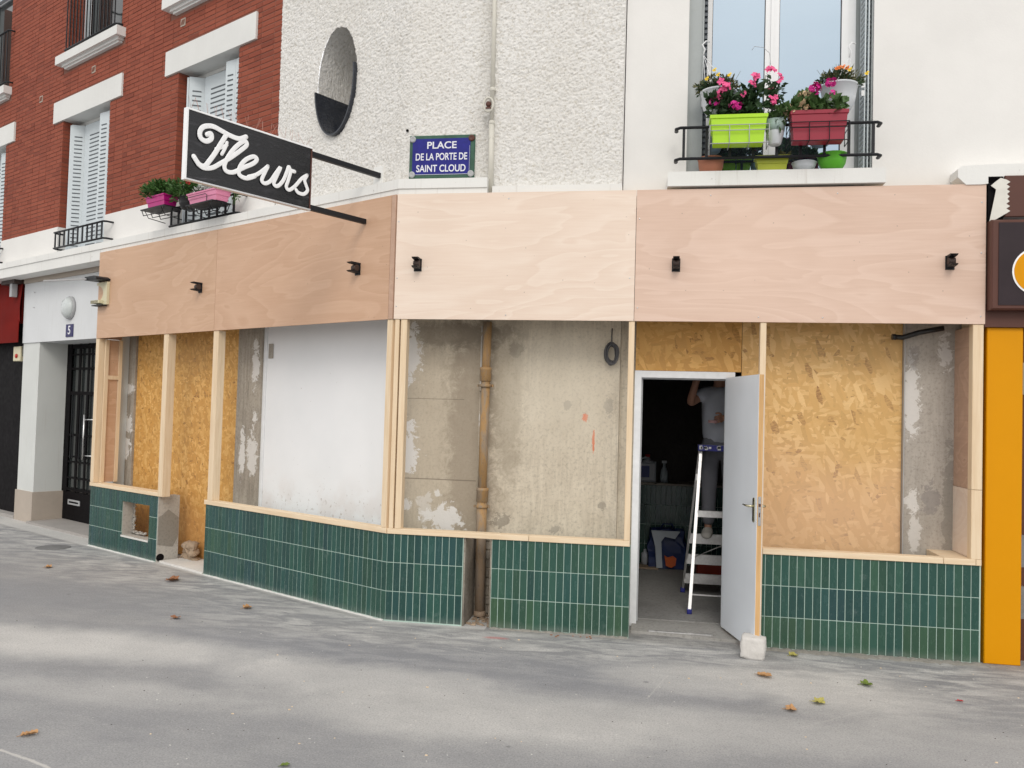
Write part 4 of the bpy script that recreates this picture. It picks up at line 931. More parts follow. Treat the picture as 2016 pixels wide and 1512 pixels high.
LET = [(0.026, [(1.633, 3.894), (1.601, 3.909), (1.597, 3.872), (1.639, 3.841), (1.684, 3.854), (1.693, 3.9), (1.662, 3.946), (1.591, 3.969), (1.512, 3.956), (1.431, 3.939), (1.355, 3.938), (1.295, 3.969)]), (0.026, [(1.468, 3.94), (1.514, 3.856), (1.559, 3.773), (1.604, 3.701), (1.643, 3.65), (1.69, 3.653), (1.735, 3.7)]), (0.018, [(1.554, 3.804), (1.506, 3.829), (1.462, 3.859)]), (0.018, [(1.461, 3.879), (1.478, 3.827), (1.503, 3.776)]), (0.024, [(1.696, 3.651), (1.648, 3.634), (1.578, 3.653), (1.507, 3.706), (1.424, 3.771), (1.339, 3.849), (1.287, 3.905), (1.298, 3.933), (1.335, 3.913), (1.396, 3.849), (1.448, 3.768), (1.476, 3.695), (1.456, 3.656), (1.394, 3.663), (1.307, 3.72), (1.219, 3.776), (1.188, 3.818), (1.222, 3.83), (1.291, 3.786), (1.339, 3.718), (1.343, 3.657), (1.278, 3.642), (1.202, 3.677)]), (0.022, [(1.259, 3.658), (1.188, 3.692), (1.124, 3.745), (1.082, 3.787)]), (0.022, [(1.082, 3.787), (1.116, 3.715), (1.135, 3.66), (1.105, 3.641), (1.054, 3.672), (1.004, 3.748), (0.961, 3.807), (0.996, 3.725), (1.02, 3.661), (0.985, 3.646), (0.933, 3.7), (0.898, 3.781), (0.88, 3.831), (0.86, 3.809), (0.82, 3.806)]), (0.021, [(0.856, 3.801), (0.88, 3.719), (0.897, 3.66), (0.865, 3.642), (0.807, 3.69), (0.746, 3.764), (0.691, 3.806)]), (0.021, [(0.691, 3.806), (0.714, 3.758), (0.696, 3.716), (0.681, 3.679), (0.717, 3.64), (0.773, 3.638), (0.798, 3.657)])]
def cr(pts, n=6):
    out = []; P_ = [pts[0]]+list(pts)+[pts[-1]]
    for i in range(1, len(P_)-2):
        p0, p1, p2, p3 = [np.array(P_[i+k]) for k in (-1, 0, 1, 2)]
        for t_ in np.arange(0, 1, 1/n): out.append(.5*((2*p1)+(-p0+p2)*t_+(2*p0-5*p1+4*p2-p3)*t_**2+(-p0+3*p1-3*p2+p3)*t_**3))
    out.append(np.array(pts[-1])); return out
LN = ['letter_f', 'letter_f_bar', 'letters_leurs', 'letter_r_s']
for (rad, pts) in LET:
    rad *= .74; m_ = MB(); q = cr(pts); m_.tube([(a, -SY*.010, b) for a, b in q], rad, 16, flat=((0, 1, 0), .26), sq=.45)
    for a, b in (q[0], q[-1]): m_.lathe([(.001, -.25*rad), (rad*.92, -.24*rad), (rad, 0), (rad*.92, .24*rad), (.001, .25*rad)], (a, -SY*.010, b), 12, 'y')
    m_.build('script_letter', 'sign_white', SG)
m_ = MB(); r_ = random.Random(2)
for i in range(16):
    xx = X0+.05+i*(X1-X0-.1)/15
    for k in range(2): m_.tube([(xx, SY*.03, SZ1), (xx+r_.uniform(-.05, .05), SY*(.03+r_.uniform(-.04, .04)), SZ1+.10)], .0012, 4)
m_.build('bird_spike', 'spike_wire', SG, kind='stuff')

# ------------------------------------------------------------------ text helper
def text_mesh(body, size, depth, w=None):
    cu = bpy.data.curves.new('t', 'FONT'); cu.body = body; cu.size = size; cu.extrude = depth; cu.align_x = 'CENTER'; cu.align_y = 'CENTER'; cu.offset = size*.016
    o = bpy.data.objects.new('t', cu); COL.objects.link(o); dg = bpy.context.evaluated_depsgraph_get(); me = bpy.data.meshes.new_from_object(o.evaluated_get(dg)); bpy.data.objects.remove(o)
    if w:
        xs = [v.co.x for v in me.vertices]; k = w/(max(xs)-min(xs)); c = (max(xs)+min(xs))/2
        for v in me.vertices: v.co.x = (v.co.x-c)*k
    return me
def put_text(parent, name, body, size, w, x, y, z, mat, rot=0.0):
    me = text_mesh(body, size, .0008, w); me.transform(Matrix.Rotation(pi/2, 4, 'X')); me.transform(Matrix.Rotation(rot, 4, 'Y')); me.transform(Matrix.Translation(Vector((x, y, z))-parent.loc)); me.materials.clear(); me.materials.append(MATS[mat])
    o = bpy.data.objects.new(name, me); COL.objects.link(o); o.parent = parent.o; return o
# street name plaque
pq = Thing('street_plaque', (.36, .15, 3.93), 'blue enamel street plaque reading PLACE DE LA PORTE DE SAINT CLOUD', 'street sign')
px0, px1, pz0, pz1 = .045, .648, 3.928, 4.318; py = .145
m_ = MB(); m_.box(px0, px1, py, py+.02, pz0, pz1, .006); m_.build('green_border', 'plaque_green', pq)
m_ = MB(); m_.box(px0+.030, px1-.040, py-.004, py-.001, pz0+.03, pz1-.032); m_.build('blue_field', 'plaque_blue', pq)
m_ = MB(); m_.box(px0+.06, px1-.04, py-.0055, py-.0045, pz0+.031, pz0+.034); m_.box(px1-.046, px1-.044, py-.0055, py-.0045, pz0+.06, pz1-.1); m_.build('white_line', 'plaque_white', pq)
cx = (px0+px1)/2-.004
put_text(pq, 'lettering', 'PLACE', .088, .272, cx+.004, py-.005, 4.222, 'plaque_white')
put_text(pq, 'lettering', 'DE LA PORTE DE', .088, .475, cx+.002, py-.005, 4.118, 'plaque_white')
put_text(pq, 'lettering', 'SAINT CLOUD', .088, .455, cx, py-.005, 4.012, 'plaque_white')
for (a, b, mt) in ((px0+.03, pz1-.035, 'zinc'), (px1-.03, pz1-.035, 'brown_metal'), (px0+.03, pz0+.035, 'zinc'), (px1-.03, pz0+.035, 'zinc')):
    m_ = MB(); m_.lathe([(.030, -.006), (.028, .008), (.016, .012), (.012, .008), (.0, .012)], (a, py-.002, b), 16, 'y'); m_.build('screw_rosette', mt, pq)
# little hole left of the plaque
m_ = MB(); m_.lathe([(.013, 0), (.013, .006), (.0, .006)], (.012, .168, 4.375), 12, 'y'); m_.build('drill_hole', 'black_shop', label='small round drill hole in a smooth spot above the street plaque', cat='hole')

# cream downpipe with an oval clamp up the wall
cp = Thing('cream_downpipe', (.80, .18, 3.75), 'slim cream downpipe running up between the two roughcast walls', 'pipe')
m_ = MB(); m_.tube([(.815, .085, 3.765), (.805, .098, 4.40)], .025, 12); m_.build('lower_pipe', 'pipe_cream', cp)
m_ = MB(); m_.tube([(.805, .098, 4.40), (.792, .118, 6.4)], .019, 12); m_.build('upper_pipe', 'pipe_cream', cp)
for zz in (4.26, 4.40, 4.70):
    m_ = MB(); m_.lathe([(.024, 0), (.027, .004), (.027, .03), (.024, .034)], (.807, .097 if zz < 4.6 else .104, zz-.02), 12); m_.build('clamp', 'pipe_cream', cp)
m_ = MB(); m_.tube([(.775+.042*cos(a), .080, 4.555+.062*sin(a)) for a in np.linspace(0, 2*pi, 20)[:-1]], .010, 8, closed=True); m_.build('oval_clamp', 'pipe_cream', cp)
m_ = MB(); m_.lathe([(.0, 0), (.025, .004), (.025, .03), (.012, .04)], (.775, .105, 4.56), 12, 'y'); m_.box(.755, .80, .065, .075, 4.515, 4.53); m_.build('clamp_core', 'brown_metal', cp)

# ------------------------------------------------------------------ entrance No 5 and what stands left of it
dw = Thing('entrance_wall', (-7, .30, 0), 'white wall over the recessed entrance number 5', 'wall', FA)
m_ = MB(); m_.box(-8.50, -5.452, .30, .95, 2.69, 3.70); m_.build('wall_head', 'door_wall', dw)
m_ = MB(); m_.box(-8.50, -7.93, .32, 1.3, .455, 2.69); m_.build('pier', 'reveal_wall', dw)
m_ = MB(); m_.box(-8.52, -7.91, .30, 1.32, .0, .455); m_.build('pier_base', 'beige_base', dw)
m_ = MB(); m_.box(-8.47, -5.6, .24, .30, 3.66, 3.72); m_.box(-8.47, -5.6, .27, .30, 3.60, 3.66); m_.build('cornice', 'beige_base', dw)
m_ = MB(); m_.box(-5.76, -5.452, .28, 1.3, 0, 2.689); m_.build('inner_pier', 'reveal_wall', dw)
m_ = MB()
for zz in (3.45, 3.22): m_.lathe([(.008, 0), (.004, .02)], (-8.13, .30, zz), 8, 'y')
m_.build('screw', 'steel', dw)
st = MB(); st.box(-7.93, -5.5, .24, 1.4, -.1, .035); st.build('entrance_step', 'step_stone', frame=FA, kind='structure')
ed = Thing('entrance_door', (-7.3, .74, .03), 'black iron and glass entrance door with long steel handle', 'door', FA)
m_ = MB(); m_.box(-7.93, -5.76, .76, .775, .04, 2.69); m_.build('glass', 'dark_glass', ed)
m_ = MB(); m_.box(-7.93, -5.76, .74, .75, .04, .46); m_.build('kick_panel', 'black_shop', ed)
for (a, b) in ((-7.93, -7.78), (-7.54, -7.48), (-7.26, -7.21)):
    m_ = MB(); m_.box(a, b, .725, .738, .46, 2.69); m_.build('stile', 'black_shop', ed)
for zz, h in ((.48, .04), (.66, .02), (.90, .02), (.98, .015), (1.30, .03), (1.92, .05), (2.30, .03), (2.52, .02), (2.62, .06)):
    m_ = MB(); m_.box(-7.77, -5.77, .726, .739, zz, zz+h); m_.build('crossbar', 'black_shop', ed)
for xx in (-7.70, -7.62, -7.42, -7.34):
    m_ = MB(); m_.box(xx, xx+.016, .715, .725, .96, 1.92); m_.build('iron_bar', 'black_iron', ed)
m_ = MB(); m_.box(-7.72, -7.34, .730, .739, .27, .345); m_.build('letter_slot', 'zinc', ed)
m_ = MB(); m_.box(-7.68, -7.38, .7285, .7295, .295, .32); m_.build('slot_opening', 'black_shop', ed)
m_ = MB(); m_.tube([(-7.13, .65, .97), (-7.13, .65, 1.63)], .014, 10); 
for zz in (1.03, 1.56): m_.tube([(-7.13, .65, zz), (-6.97, .73, zz)], .009, 8)
m_.build('pull_handle', 'steel', ed)
lm = Thing('wall_lamp', (-6.905, .30, 3.15), 'round frosted wall lamp above the house number', 'lamp', FA)
m_ = MB(); m_.lathe([(.165, 0), (.165, .03), (.15, .04)], (-6.93, .30, 3.147), 28, 'y'); m_.build('lamp_base', 'zinc', lm)
m_ = MB(); m_.lathe([(.152, .032), (.145, .06), (.12, .085), (.07, .102), (.0, .108)], (-6.93, .30, 3.147), 28, 'y'); m_.build('lamp_glass', 'lamp_glass', lm)
hn = Thing('house_number', (-6.92, .29, 2.75), 'small dark blue house number 5 plate', 'number plate', FA)
m_ = MB(); m_.box(-7.03, -6.81, .288, .2985, 2.735, 2.915, .003); m_.build('plate', 'number_blue', hn)
put_text(hn, 'numeral', '5', .17, .075, -6.92, .2865, 2.825, 'plaque_white')
aw = Thing('red_awning', (-9.6, -.0, 2.7), 'dark red canvas awning front at the picture edge', 'awning', FA)
m_ = MB(); vs = []; ns = 10
for i in range(ns+1):
    t_ = i/ns; vs += [(-12.5, .27-.02*t_, 3.84-.82*t_), (-8.515+.0*t_, .27-.02*t_+.01*sin(t_*7), 3.80-.80*t_)]
fs = [(2*i, 2*i+1, 2*i+3, 2*i+2) for i in range(ns)]; m_.add(vs, fs, True); m_.box(-12.5, -8.58, .30, .34, 3.0, 3.83); m_.build('canvas', 'red_canvas', aw)
m_ = MB(); m_.box(-12.5, -8.515, .235, .245, 2.70, 3.03); m_.build('valance', 'red_canvas', aw)
m_ = MB(); m_.box(-12.5, -8.51, .20, .30, 3.70, 3.78); m_.box(-9.0, -8.52, .15, .31, 3.60, 3.70); m_.build('awning_housing', 'rust_bracket', aw)
m_ = MB(); m_.box(-8.70, -8.62, .16, .24, 3.40, 3.60); m_.build('motor_box', 'zinc', aw)
m_ = MB(); m_.box(-12.5, -8.52, .45, .6, 0, 2.9); m_.box(-12.5, -8.50, .36, .60, 2.901, 3.85); m_.box(-8.54, -8.505, .345, .449, 0, 2.9); m_.build('dark_shopfront', 'black_shop', frame=FA, label='dark shopfront under the red awning', cat='shopfront')
m_ = MB(); m_.box(-12.5, -8.54, .30, .46, 0, .05); m_.build('shop_step', 'step_stone', frame=FA, kind='structure')
sb_ = Thing('switch_box', (-8.72, .3, 2.5), 'cream switch box with red button beside the red awning', 'switch', FA)
m_ = MB(); m_.box(-8.90, -8.64, .33, .45, 2.42, 2.65, .008); m_.build('housing', 'cream_plastic', sb_)
m_ = MB(); m_.lathe([(.035, 0), (.03, .02), (0, .022)], (-8.76, .33, 2.50), 12, 'y'); m_.build('button', 'red_button', sb_)
m_ = MB(); m_.box(-8.62, -8.57, .35, .42, 2.5, 2.66); m_.build('cable_gland', 'black_plastic', sb_)
m_ = MB(); m_.lathe([(.20, 0), (.20, .004), (.185, .006), (.18, .004), (0, .004)], (-5.08, 2.32, .0), 32, 'z', False); mh = m_
mh.build('manhole_cover', 'manhole_iron', label='small round iron manhole cover in the pavement near the entrance', cat='manhole cover')
# side wall/back behind entrance
m_ = MB(); m_.box(-8.5, -5.5, 1.35, 1.45, 0, 2.9); m_.build('hall_wall', 'dark_wall', frame=FA, kind='structure')

# ------------------------------------------------------------------ orange shop on the right
os_ = Thing('orange_shopfront', (4.97, .05, 0), 'bright orange pillar of the neighbouring shop', 'shopfront')
m_ = MB(); m_.box(4.845, 5.108, .03, .45, .0, 2.62, .006); m_.build('orange_cladding', 'orange_paint', os_)
m_ = MB(); m_.box(5.112, 7.5, .20, .45, 0, 2.62); m_.build('dark_panel', 'brown_metal', os_)
m_ = MB()
for zz in (.35, .75, 2.1): m_.box(5.112, 5.16, .09, .2, zz, zz+.25)
m_.build('door_fitting', 'stain_steel', os_)
m_ = MB(); m_.box(4.815, 7.5, .0, .45, 2.62, 2.80); m_.build('lower_fascia', 'brown_metal', os_)
bs = Thing('brown_sign_box', (5.5, -.1, 2.74), 'dark brown shop sign box with an orange disc, cut by the picture edge', 'sign')
m_ = MB(); m_.box(4.825, 7.5, -.10, -.001, 2.745, 3.445, .012); m_.build('sign_box', 'brown_metal', bs)
m_ = MB(); m_.box(4.875, 7.45, -.106, -.101, 2.78, 3.42); m_.build('sign_face', 'dark_sign', bs)
m_ = MB(); m_.lathe([(.185, 0), (.185, .004)], (5.155, -.107, 3.04), 48, 'y'); m_.build('disc_ring', 'sign_white', bs)
m_ = MB(); m_.lathe([(.172, .0045), (.172, .007)], (5.155, -.107, 3.04), 48, 'y'); m_.build('orange_disc', 'orange_paint', bs)
cs = Thing('brown_cassette', (5.5, 0, 3.47), 'brown metal awning cassette with a torn end above the brown sign', 'awning cassette')
m_ = MB(); m_.box(4.935, 7.5, -.055, .16, 3.475, 3.80, .006); m_.build('cassette', 'brown_metal', cs)
tz = [(4.835, 3.44), (4.88, 3.46), (4.925, 3.50)]; r_ = random.Random(8); ed_ = []
for i in range(15): ed_.append((4.945+(.022 if i % 2 else 0)+r_.uniform(-.004, .004), 3.50+i*.019))
m_ = MB(); m_.prism([(4.822, 3.44), (4.87, 3.455), (4.925, 3.49)] + ed_ + [(4.90, 3.78), (4.862, 3.75), (4.83, 3.72), (4.868, 3.69), (4.852, 3.60)], -.062, -.057, 'y'); m_.build('torn_end', 'torn_white', cs)
m_ = MB(); m_.box(4.822, 4.93, -.03, .1, 3.46, 3.80); m_.build('dark_cavity', 'black_shop', cs)
m_ = MB(); m_.prism([(4.60, 3.865), (4.63, 3.89), (4.9, 3.90), (7.5, 3.89), (7.5, 3.80), (4.95, 3.80), (4.86, 3.75), (4.78, 3.74), (4.66, 3.74), (4.60, 3.80)], -.03, .15, 'y')
m_.build('peeling_render', 'white_ledge', label='peeling white render lump above the brown awning cassette', cat='render')
# dark metal side of sign
# ------------------------------------------------------------------ interior
ct = Thing('tiled_counter', (2.3, 3.45, .03), 'green tiled counter deep inside the dark shop', 'counter')
m_ = MB(); m_.box(1.2, 3.3, 3.47, 3.94, .03, .995); m_.build('counter_body', 'grout', ct)
m_ = MB(); m_.box(1.2, 3.3, 3.44, 3.94, .996, 1.02); m_.build('counter_top', 'shop_top' if 'shop_top' in MATS else 'concrete_pillar', ct)
for r in range(4):
    for i in range(22):
        o = bpy.data.objects.new('tile', tile_mesh(TW-.004, .236)); COL.objects.link(o); o.parent = ct.o; o.location = Vector((1.75+i*TW, 3.464, .035+r*.24))-ct.loc; o.color = (*tcolor(i*TW, r, 7), 1)
jg = Thing('jug', (2.15, 3.6, 1.02), 'white plastic jug with blue label on the dark counter', 'jug')
m_ = MB(); m_.box(2.08, 2.30, 3.55, 3.72, 1.021, 1.27, .02); m_.lathe([(.09, 1.27), (.04, 1.30), (.03, 1.33)], (2.19, 3.64, 0), 12); m_.build('body', 'jug_white', jg)
m_ = MB(); m_.box(2.085, 2.22, 3.545, 3.549, 1.08, 1.22); m_.build('label_patch', 'jug_blue', jg)
m_ = MB(); m_.tube([(2.10, 3.6, 1.26), (2.12, 3.6, 1.31), (2.18, 3.6, 1.33)], .012, 8); m_.build('handle', 'jug_white', jg)
m_ = MB(); m_.lathe([(.034, 1.33), (.034, 1.36), (.0, 1.36)], (2.19, 3.64, 0), 12); m_.build('cap', 'red_button', jg)
sp_ = Thing('spray_bottle', (2.40, 3.6, 1.02), 'clear spray bottle on the counter behind the ladder', 'bottle')
m_ = MB(); m_.lathe([(.05, 1.021), (.052, 1.10), (.045, 1.16), (.018, 1.22), (.016, 1.26)], (2.40, 3.62, 0), 14); m_.build('body', 'bottle_clear', sp_)
m_ = MB(); m_.box(2.37, 2.43, 3.58, 3.65, 1.26, 1.29); m_.build('trigger', 'jug_white', sp_)
bg = Thing('plastic_bag', (2.45, 3.3, .03), 'dark blue bag with white and orange print on the shop floor', 'bag')
bm = bmesh.new(); bmesh.ops.create_cube(bm, size=1); bmesh.ops.subdivide_edges(bm, edges=bm.edges, cuts=6, use_grid_fill=True)
for v in bm.verts:
    c = v.co; w = 1-.12*(c.z+.5) if c.z > .2 else 1; v.co = Vector((2.45+c.x*.44*w, 3.28+c.y*.26*w, .03+(c.z+.5)*.46)) + Vector(mn.noise_vector(c*4))*.03
    if v.co.z < .04: v.co.z = .032
me = bpy.data.meshes.new('bag_body'); 
for v in bm.verts: v.co -= bg.loc
bm.to_mesh(me); bm.free(); me.materials.append(MATS['bag_blue']); o = bpy.data.objects.new('bag_body', me); COL.objects.link(o); o.parent = bg.o
m_ = MB(); m_.prism([(2.26, .49), (2.60, .49), (2.54, .40), (2.42, .42), (2.38, .36), (2.40, .05), (2.33, .05), (2.31, .30)], 3.08, 3.10, 'y'); m_.build('white_print', 'bag_white', bg)
m_ = MB(); m_.prism([(2.42, .20), (2.46, .18), (2.52, .20), (2.56, .17), (2.55, .09), (2.50, .06), (2.44, .08)], 3.075, 3.095, 'y'); m_.build('orange_print', 'bag_orange', bg)
m_ = MB(); m_.tube([(2.36, 3.2, .48), (2.40, 3.18, .56), (2.50, 3.18, .56), (2.54, 3.2, .48)], .010, 6); m_.build('bag_handle', 'bag_blue', bg)
m_ = MB(); m_.lathe([(.045, .03), (.045, .18), (.02, .20), (.02, .23)], (2.19, 3.3, 0), 14); m_.build('canister', 'jug_white', label='small grey canister on the shop floor left of the blue bag', cat='canister')
m_ = MB(); m_.prism([(2.03, 3.1), (2.35, 3.05), (2.38, 3.25), (2.08, 3.3)], .031, .05, 'z'); m_.build('cardboard_sheet', 'rubble', label='flat dark cardboard sheet on the floor before the blue bag', cat='cardboard')
m_ = MB(); m_.box(2.77, 3.15, 2.45, 2.75, .031, .26, .01); m_.build('red_crate', 'box_red', label='rusty red crate on the floor behind the ladder', cat='crate')

# ladder: front frame legs, back frame with treads
ld = Thing('step_ladder', (2.9, 1.4, .03), 'paint-splashed aluminium step ladder inside the doorway', 'ladder')
TOPZ, YT = 1.56, 1.36
def beam(p, q, w, h, mat, nm): m_ = MB(); m_.obox(p, q, w, h, (0, 1, 0)); return m_.build(nm, mat, ld)
beam((2.634, .92, .05), (2.730, YT-.04, TOPZ), .028, .045, 'alu', 'front_leg'); beam((3.26, .92, .05), (3.17, YT-.04, TOPZ), .028, .045, 'alu', 'front_leg')
beam((2.600, 1.88, .05), (2.724, YT+.05, TOPZ), .022, .04, 'alu', 'back_leg'); beam((3.30, 1.88, .05), (3.18, YT+.05, TOPZ), .022, .04, 'alu', 'back_leg')
for (x, y) in ((2.634, .92), (3.26, .92), (2.60, 1.88), (3.30, 1.88)):
    m_ = MB(); m_.box(x-.022, x+.022, y-.035, y+.035, .0305, .075, .006); m_.build('rubber_foot', 'tape_blue', ld)
m_ = MB(); m_.box(2.70, 3.20, YT-.12, YT+.14, TOPZ, TOPZ+.02); m_.build('platform', 'alu', ld)
m_ = MB(); m_.box(2.698, 3.202, YT-.127, YT-.1205, TOPZ-.035, TOPZ+.022); m_.build('taped_edge', 'tape_blue', ld)
m_ = MB(); r_ = random.Random(6)
for i in range(14): x = 2.71+r_.random()*.46; m_.box(x, x+r_.uniform(.01, .035), YT-.1285, YT-.1275, TOPZ-.03+r_.random()*.02, TOPZ+.0+r_.random()*.02)
m_.build('paint_spatter', 'sign_white', ld, kind='stuff')
def legx(y0_, y1_, xa, xb, z): t_ = (z-.05)/(TOPZ-.05); return xa+(xb-xa)*t_, y0_+(y1_-y0_)*t_
for z_ in (.93,): x_, y_ = legx(.92, YT-.04, 2.634, 2.73, z_); beam((x_+.01, y_, z_), (5.89-x_, y_, z_), .06, .05, 'alu', 'tread')
for z_ in (.20,): x_, y_ = legx(.92, YT-.04, 2.634, 2.73, z_); beam((x_, y_, z_), (5.89-x_, y_, z_), .012, .022, 'alu', 'cross_tube')
for z_ in (.63, .41, .20): x_, y_ = legx(1.88, YT+.05, 2.60, 2.724, z_); beam((x_, y_, z_-.015), (5.89-x_, y_, z_-.015), .10, .03, 'alu', 'tread')
beam((2.70, 1.72, .42), (2.98, 1.25, .64), .006, .014, 'alu', 'brace'); 
m_ = MB(); m_.box(2.68, 2.73, YT-.13, YT-.07, 1.24, 1.30); m_.build('leg_joint', 'alu', ld)

# ------------------------------------------------------------------ person on the ladder
pn = Thing('person', (2.93, 1.62, .64), 'person in grey T-shirt and trousers standing on the ladder holding tape', 'person')
def skin(name, joints, edges, mat, root=0, sub=2, parent=pn):
    me = bpy.data.meshes.new(name); me.from_pydata([Vector(j[0])-parent.loc for j in joints], edges, []); o = bpy.data.objects.new(name, me); COL.objects.link(o)
    md = o.modifiers.new('skin', 'SKIN'); md.use_smooth_shade = True; sv_ = me.skin_vertices[0].data
    for i, j in enumerate(joints): r = j[1]; sv_[i].radius = r if isinstance(r, tuple) else (r, r); sv_[i].use_root = (i == root)
    s2 = o.modifiers.new('sub', 'SUBSURF'); s2.levels = sub; s2.render_levels = sub
    dg = bpy.context.evaluated_depsgraph_get(); m2 = bpy.data.meshes.new_from_object(o.evaluated_get(dg)); bpy.data.objects.remove(o); bpy.data.meshes.remove(me)
    m2.materials.clear(); m2.materials.append(MATS[mat]); m2.name = name
    o = bpy.data.objects.new(name, m2); COL.objects.link(o); o.parent = parent.o; return o
px, pyy, pz = 2.93, 1.62, .64
# body: one continuous figure (feet to head), facing the street
J = [((px, pyy, pz+.98), (.145, .11)), ((px, pyy, pz+1.15), (.13, .10)), ((px-.005, pyy, pz+1.34), (.155, .11)), ((px-.01, pyy+.01, pz+1.48), (.10, .08)), ((px-.01, pyy-.005, pz+1.56), .055), ((px-.01, pyy-.02, pz+1.64), .085), ((px-.01, pyy-.02, pz+1.74), .095), ((px-.01, pyy-.01, pz+1.80), .06),
     ((px-.17, pyy, pz+1.45), .055), ((px-.31, pyy-.10, pz+1.34), .045), ((px-.245, pyy-.20, pz+1.60), .036), ((px-.16, pyy-.17, pz+1.72), .03),
     ((px+.17, pyy, pz+1.45), .055), ((px+.23, pyy-.04, pz+1.20), .045), ((px+.10, pyy-.22, pz+1.20), .038), ((px-.005, pyy-.27, pz+1.215), .028),
     ((px-.09, pyy, pz+.90), .085), ((px-.10, pyy-.04, pz+.48), .055), ((px-.10, pyy+.01, pz+.10), .038), ((px+.09, pyy, pz+.90), .085), ((px+.11, pyy-.04, pz+.48), .055), ((px+.12, pyy+.01, pz+.10), .038),
     ((px-.10, pyy-.08, pz+.045), .034), ((px+.12, pyy-.08, pz+.045), .034)]
E_ = [(0,1), (1,2), (2,3), (3,4), (4,5), (5,6), (6,7), (2,8), (8,9), (9,10), (10,11), (2,12), (12,13), (13,14), (14,15), (0,16), (16,17), (17,18), (0,19), (19,20), (20,21), (18,22), (21,23)]
skin('body', J, E_, 'skin')
# clothing as looser skins
skin('t_shirt', [((px, pyy, pz+.90), (.20, .15)), ((px, pyy, pz+1.10), (.185, .145)), ((px-.005, pyy, pz+1.33), (.185, .14)), ((px-.01, pyy+.01, pz+1.45), (.13, .11)), ((px-.17, pyy, pz+1.45), .078), ((px-.27, pyy-.055, pz+1.39), .070), ((px+.17, pyy, pz+1.45), .078), ((px+.215, pyy-.02, pz+1.30), .072)],
     [(0,1), (1,2), (2,3), (2,4), (4,5), (2,6), (6,7)], 't_shirt' if 't_shirt' in MATS else 'tshirt')
skin('trousers', [((px, pyy, pz+1.02), (.18, .14)), ((px-.095, pyy, pz+.86), .110), ((px-.10, pyy-.045, pz+.50), .082), ((px-.10, pyy+.005, pz+.12), .068), ((px+.095, pyy, pz+.86), .105), ((px+.11, pyy-.045, pz+.50), .082), ((px+.12, pyy+.005, pz+.12), .068), ((px, pyy, pz+1.14), (.16, .125))],
     [(0,1), (1,2), (2,3), (0,4), (4,5), (5,6), (0,7)], 'trousers')
for sx in (-.10, .12):
    skin('shoe', [((px+sx, pyy+.05, pz+.060), (.058, .056)), ((px+sx-.005, pyy-.04, pz+.062), (.058, .058)), ((px+sx-.02, pyy-.13, pz+.050), (.062, .046)), ((px+sx-.03, pyy-.20, pz+.044), (.05, .038))], [(0,1), (1,2), (2,3)], 'shoe')
skin('hair', [((px-.01, pyy+.01, pz+1.74), .10), ((px-.01, pyy+.0, pz+1.80), .07)], [(0,1)], 'soil')
# fingers of the hand that holds the tape roll, and the raised hand
hx, hy, hz = px-.035, pyy-.285, pz+1.205
for k in range(4):
    zz = hz+.028-.019*k; L_ = (.92, 1.0, .95, .78)[k]
    skin('finger', [((hx+.035, hy+.01, zz), .0105), ((hx+.0, hy-.012, zz-.006), .010), ((hx-.032*L_, hy-.010, zz-.016), .0092), ((hx-.045*L_, hy+.012, zz-.022), .0082)], [(0,1), (1,2), (2,3)], 'skin', sub=1)
skin('thumb', [((hx+.03, hy+.01, hz+.035), .013), ((hx-.005, hy+.0, hz+.050), .0115), ((hx-.035, hy+.012, hz+.042), .010)], [(0,1), (1,2)], 'skin', sub=1)
skin('palm', [((hx+.065, hy+.015, hz), (.026, .034)), ((hx+.02, hy+.008, hz), (.020, .042))], [(0,1)], 'skin', sub=1)
for k in range(4): skin('finger', [((px-.15+.018*k, pyy-.165, pz+1.74), .0105), ((px-.14+.018*k, pyy-.15, pz+1.78), .0095), ((px-.12+.018*k, pyy-.13, pz+1.80), .0085)], [(0,1), (1,2)], 'skin', sub=1)
m_ = MB(); q = [(hx-.055+.045*cos(a), hy-.005+.045*sin(a)) for a in np.linspace(0, 2*pi, 25)[:-1]]
m_.lathe([(.032, -.014), (.046, -.014), (.046, .014), (.032, .014), (.032, -.014)], (hx-.055, hy-.0, hz-.035), 24, 'z'); m_.build('tape_roll', 'tape_pink', label='roll of pinkish masking tape held by the person', cat='tape')

# ------------------------------------------------------------------ plants
def leaves(mb, c, size, n, ls, seed, droop=0.0, shape=(1, 1, 1), aspect=.5):
    """scatter n small folded leaves in an ellipsoid, denser at clumps"""
    r = random.Random(seed); cl_ = [(r.gauss(0, .45), r.gauss(0, .45), r.gauss(0, .4)) for _ in range(max(4, n//26))]
    for i in range(n):
        k = r.choice(cl_); p = Vector([k[j]+r.gauss(0, .20) for j in range(3)])
        if p.length > 1.15: p = p.normalized()*r.uniform(.85, 1.15)
        q = Vector((c[0]+p.x*size[0], c[1]+p.y*size[1], c[2]+p.z*size[2]-droop*max(0, p.length-.7)*size[2]))
        d = (Vector((p.x, p.y, p.z*.6+.35)) + Vector((r.gauss(0, .6), r.gauss(0, .6), r.gauss(0, .6)))).normalized(); s_ = ls*r.uniform(.6, 1.3)
        a = d.cross(Vector((r.gauss(0, 1), r.gauss(0, 1), r.gauss(0, 1)))).normalized(); nn = a.cross(d); w = s_*aspect
        mb.add([q, q+d*s_*.45+a*w*.5+nn*w*.12, q+d*s_, q+d*s_*.45-a*w*.5+nn*w*.12, q+d*s_*.5-nn*w*.05], [(0, 1, 4), (1, 2, 4), (2, 3, 4), (3, 0, 4)])
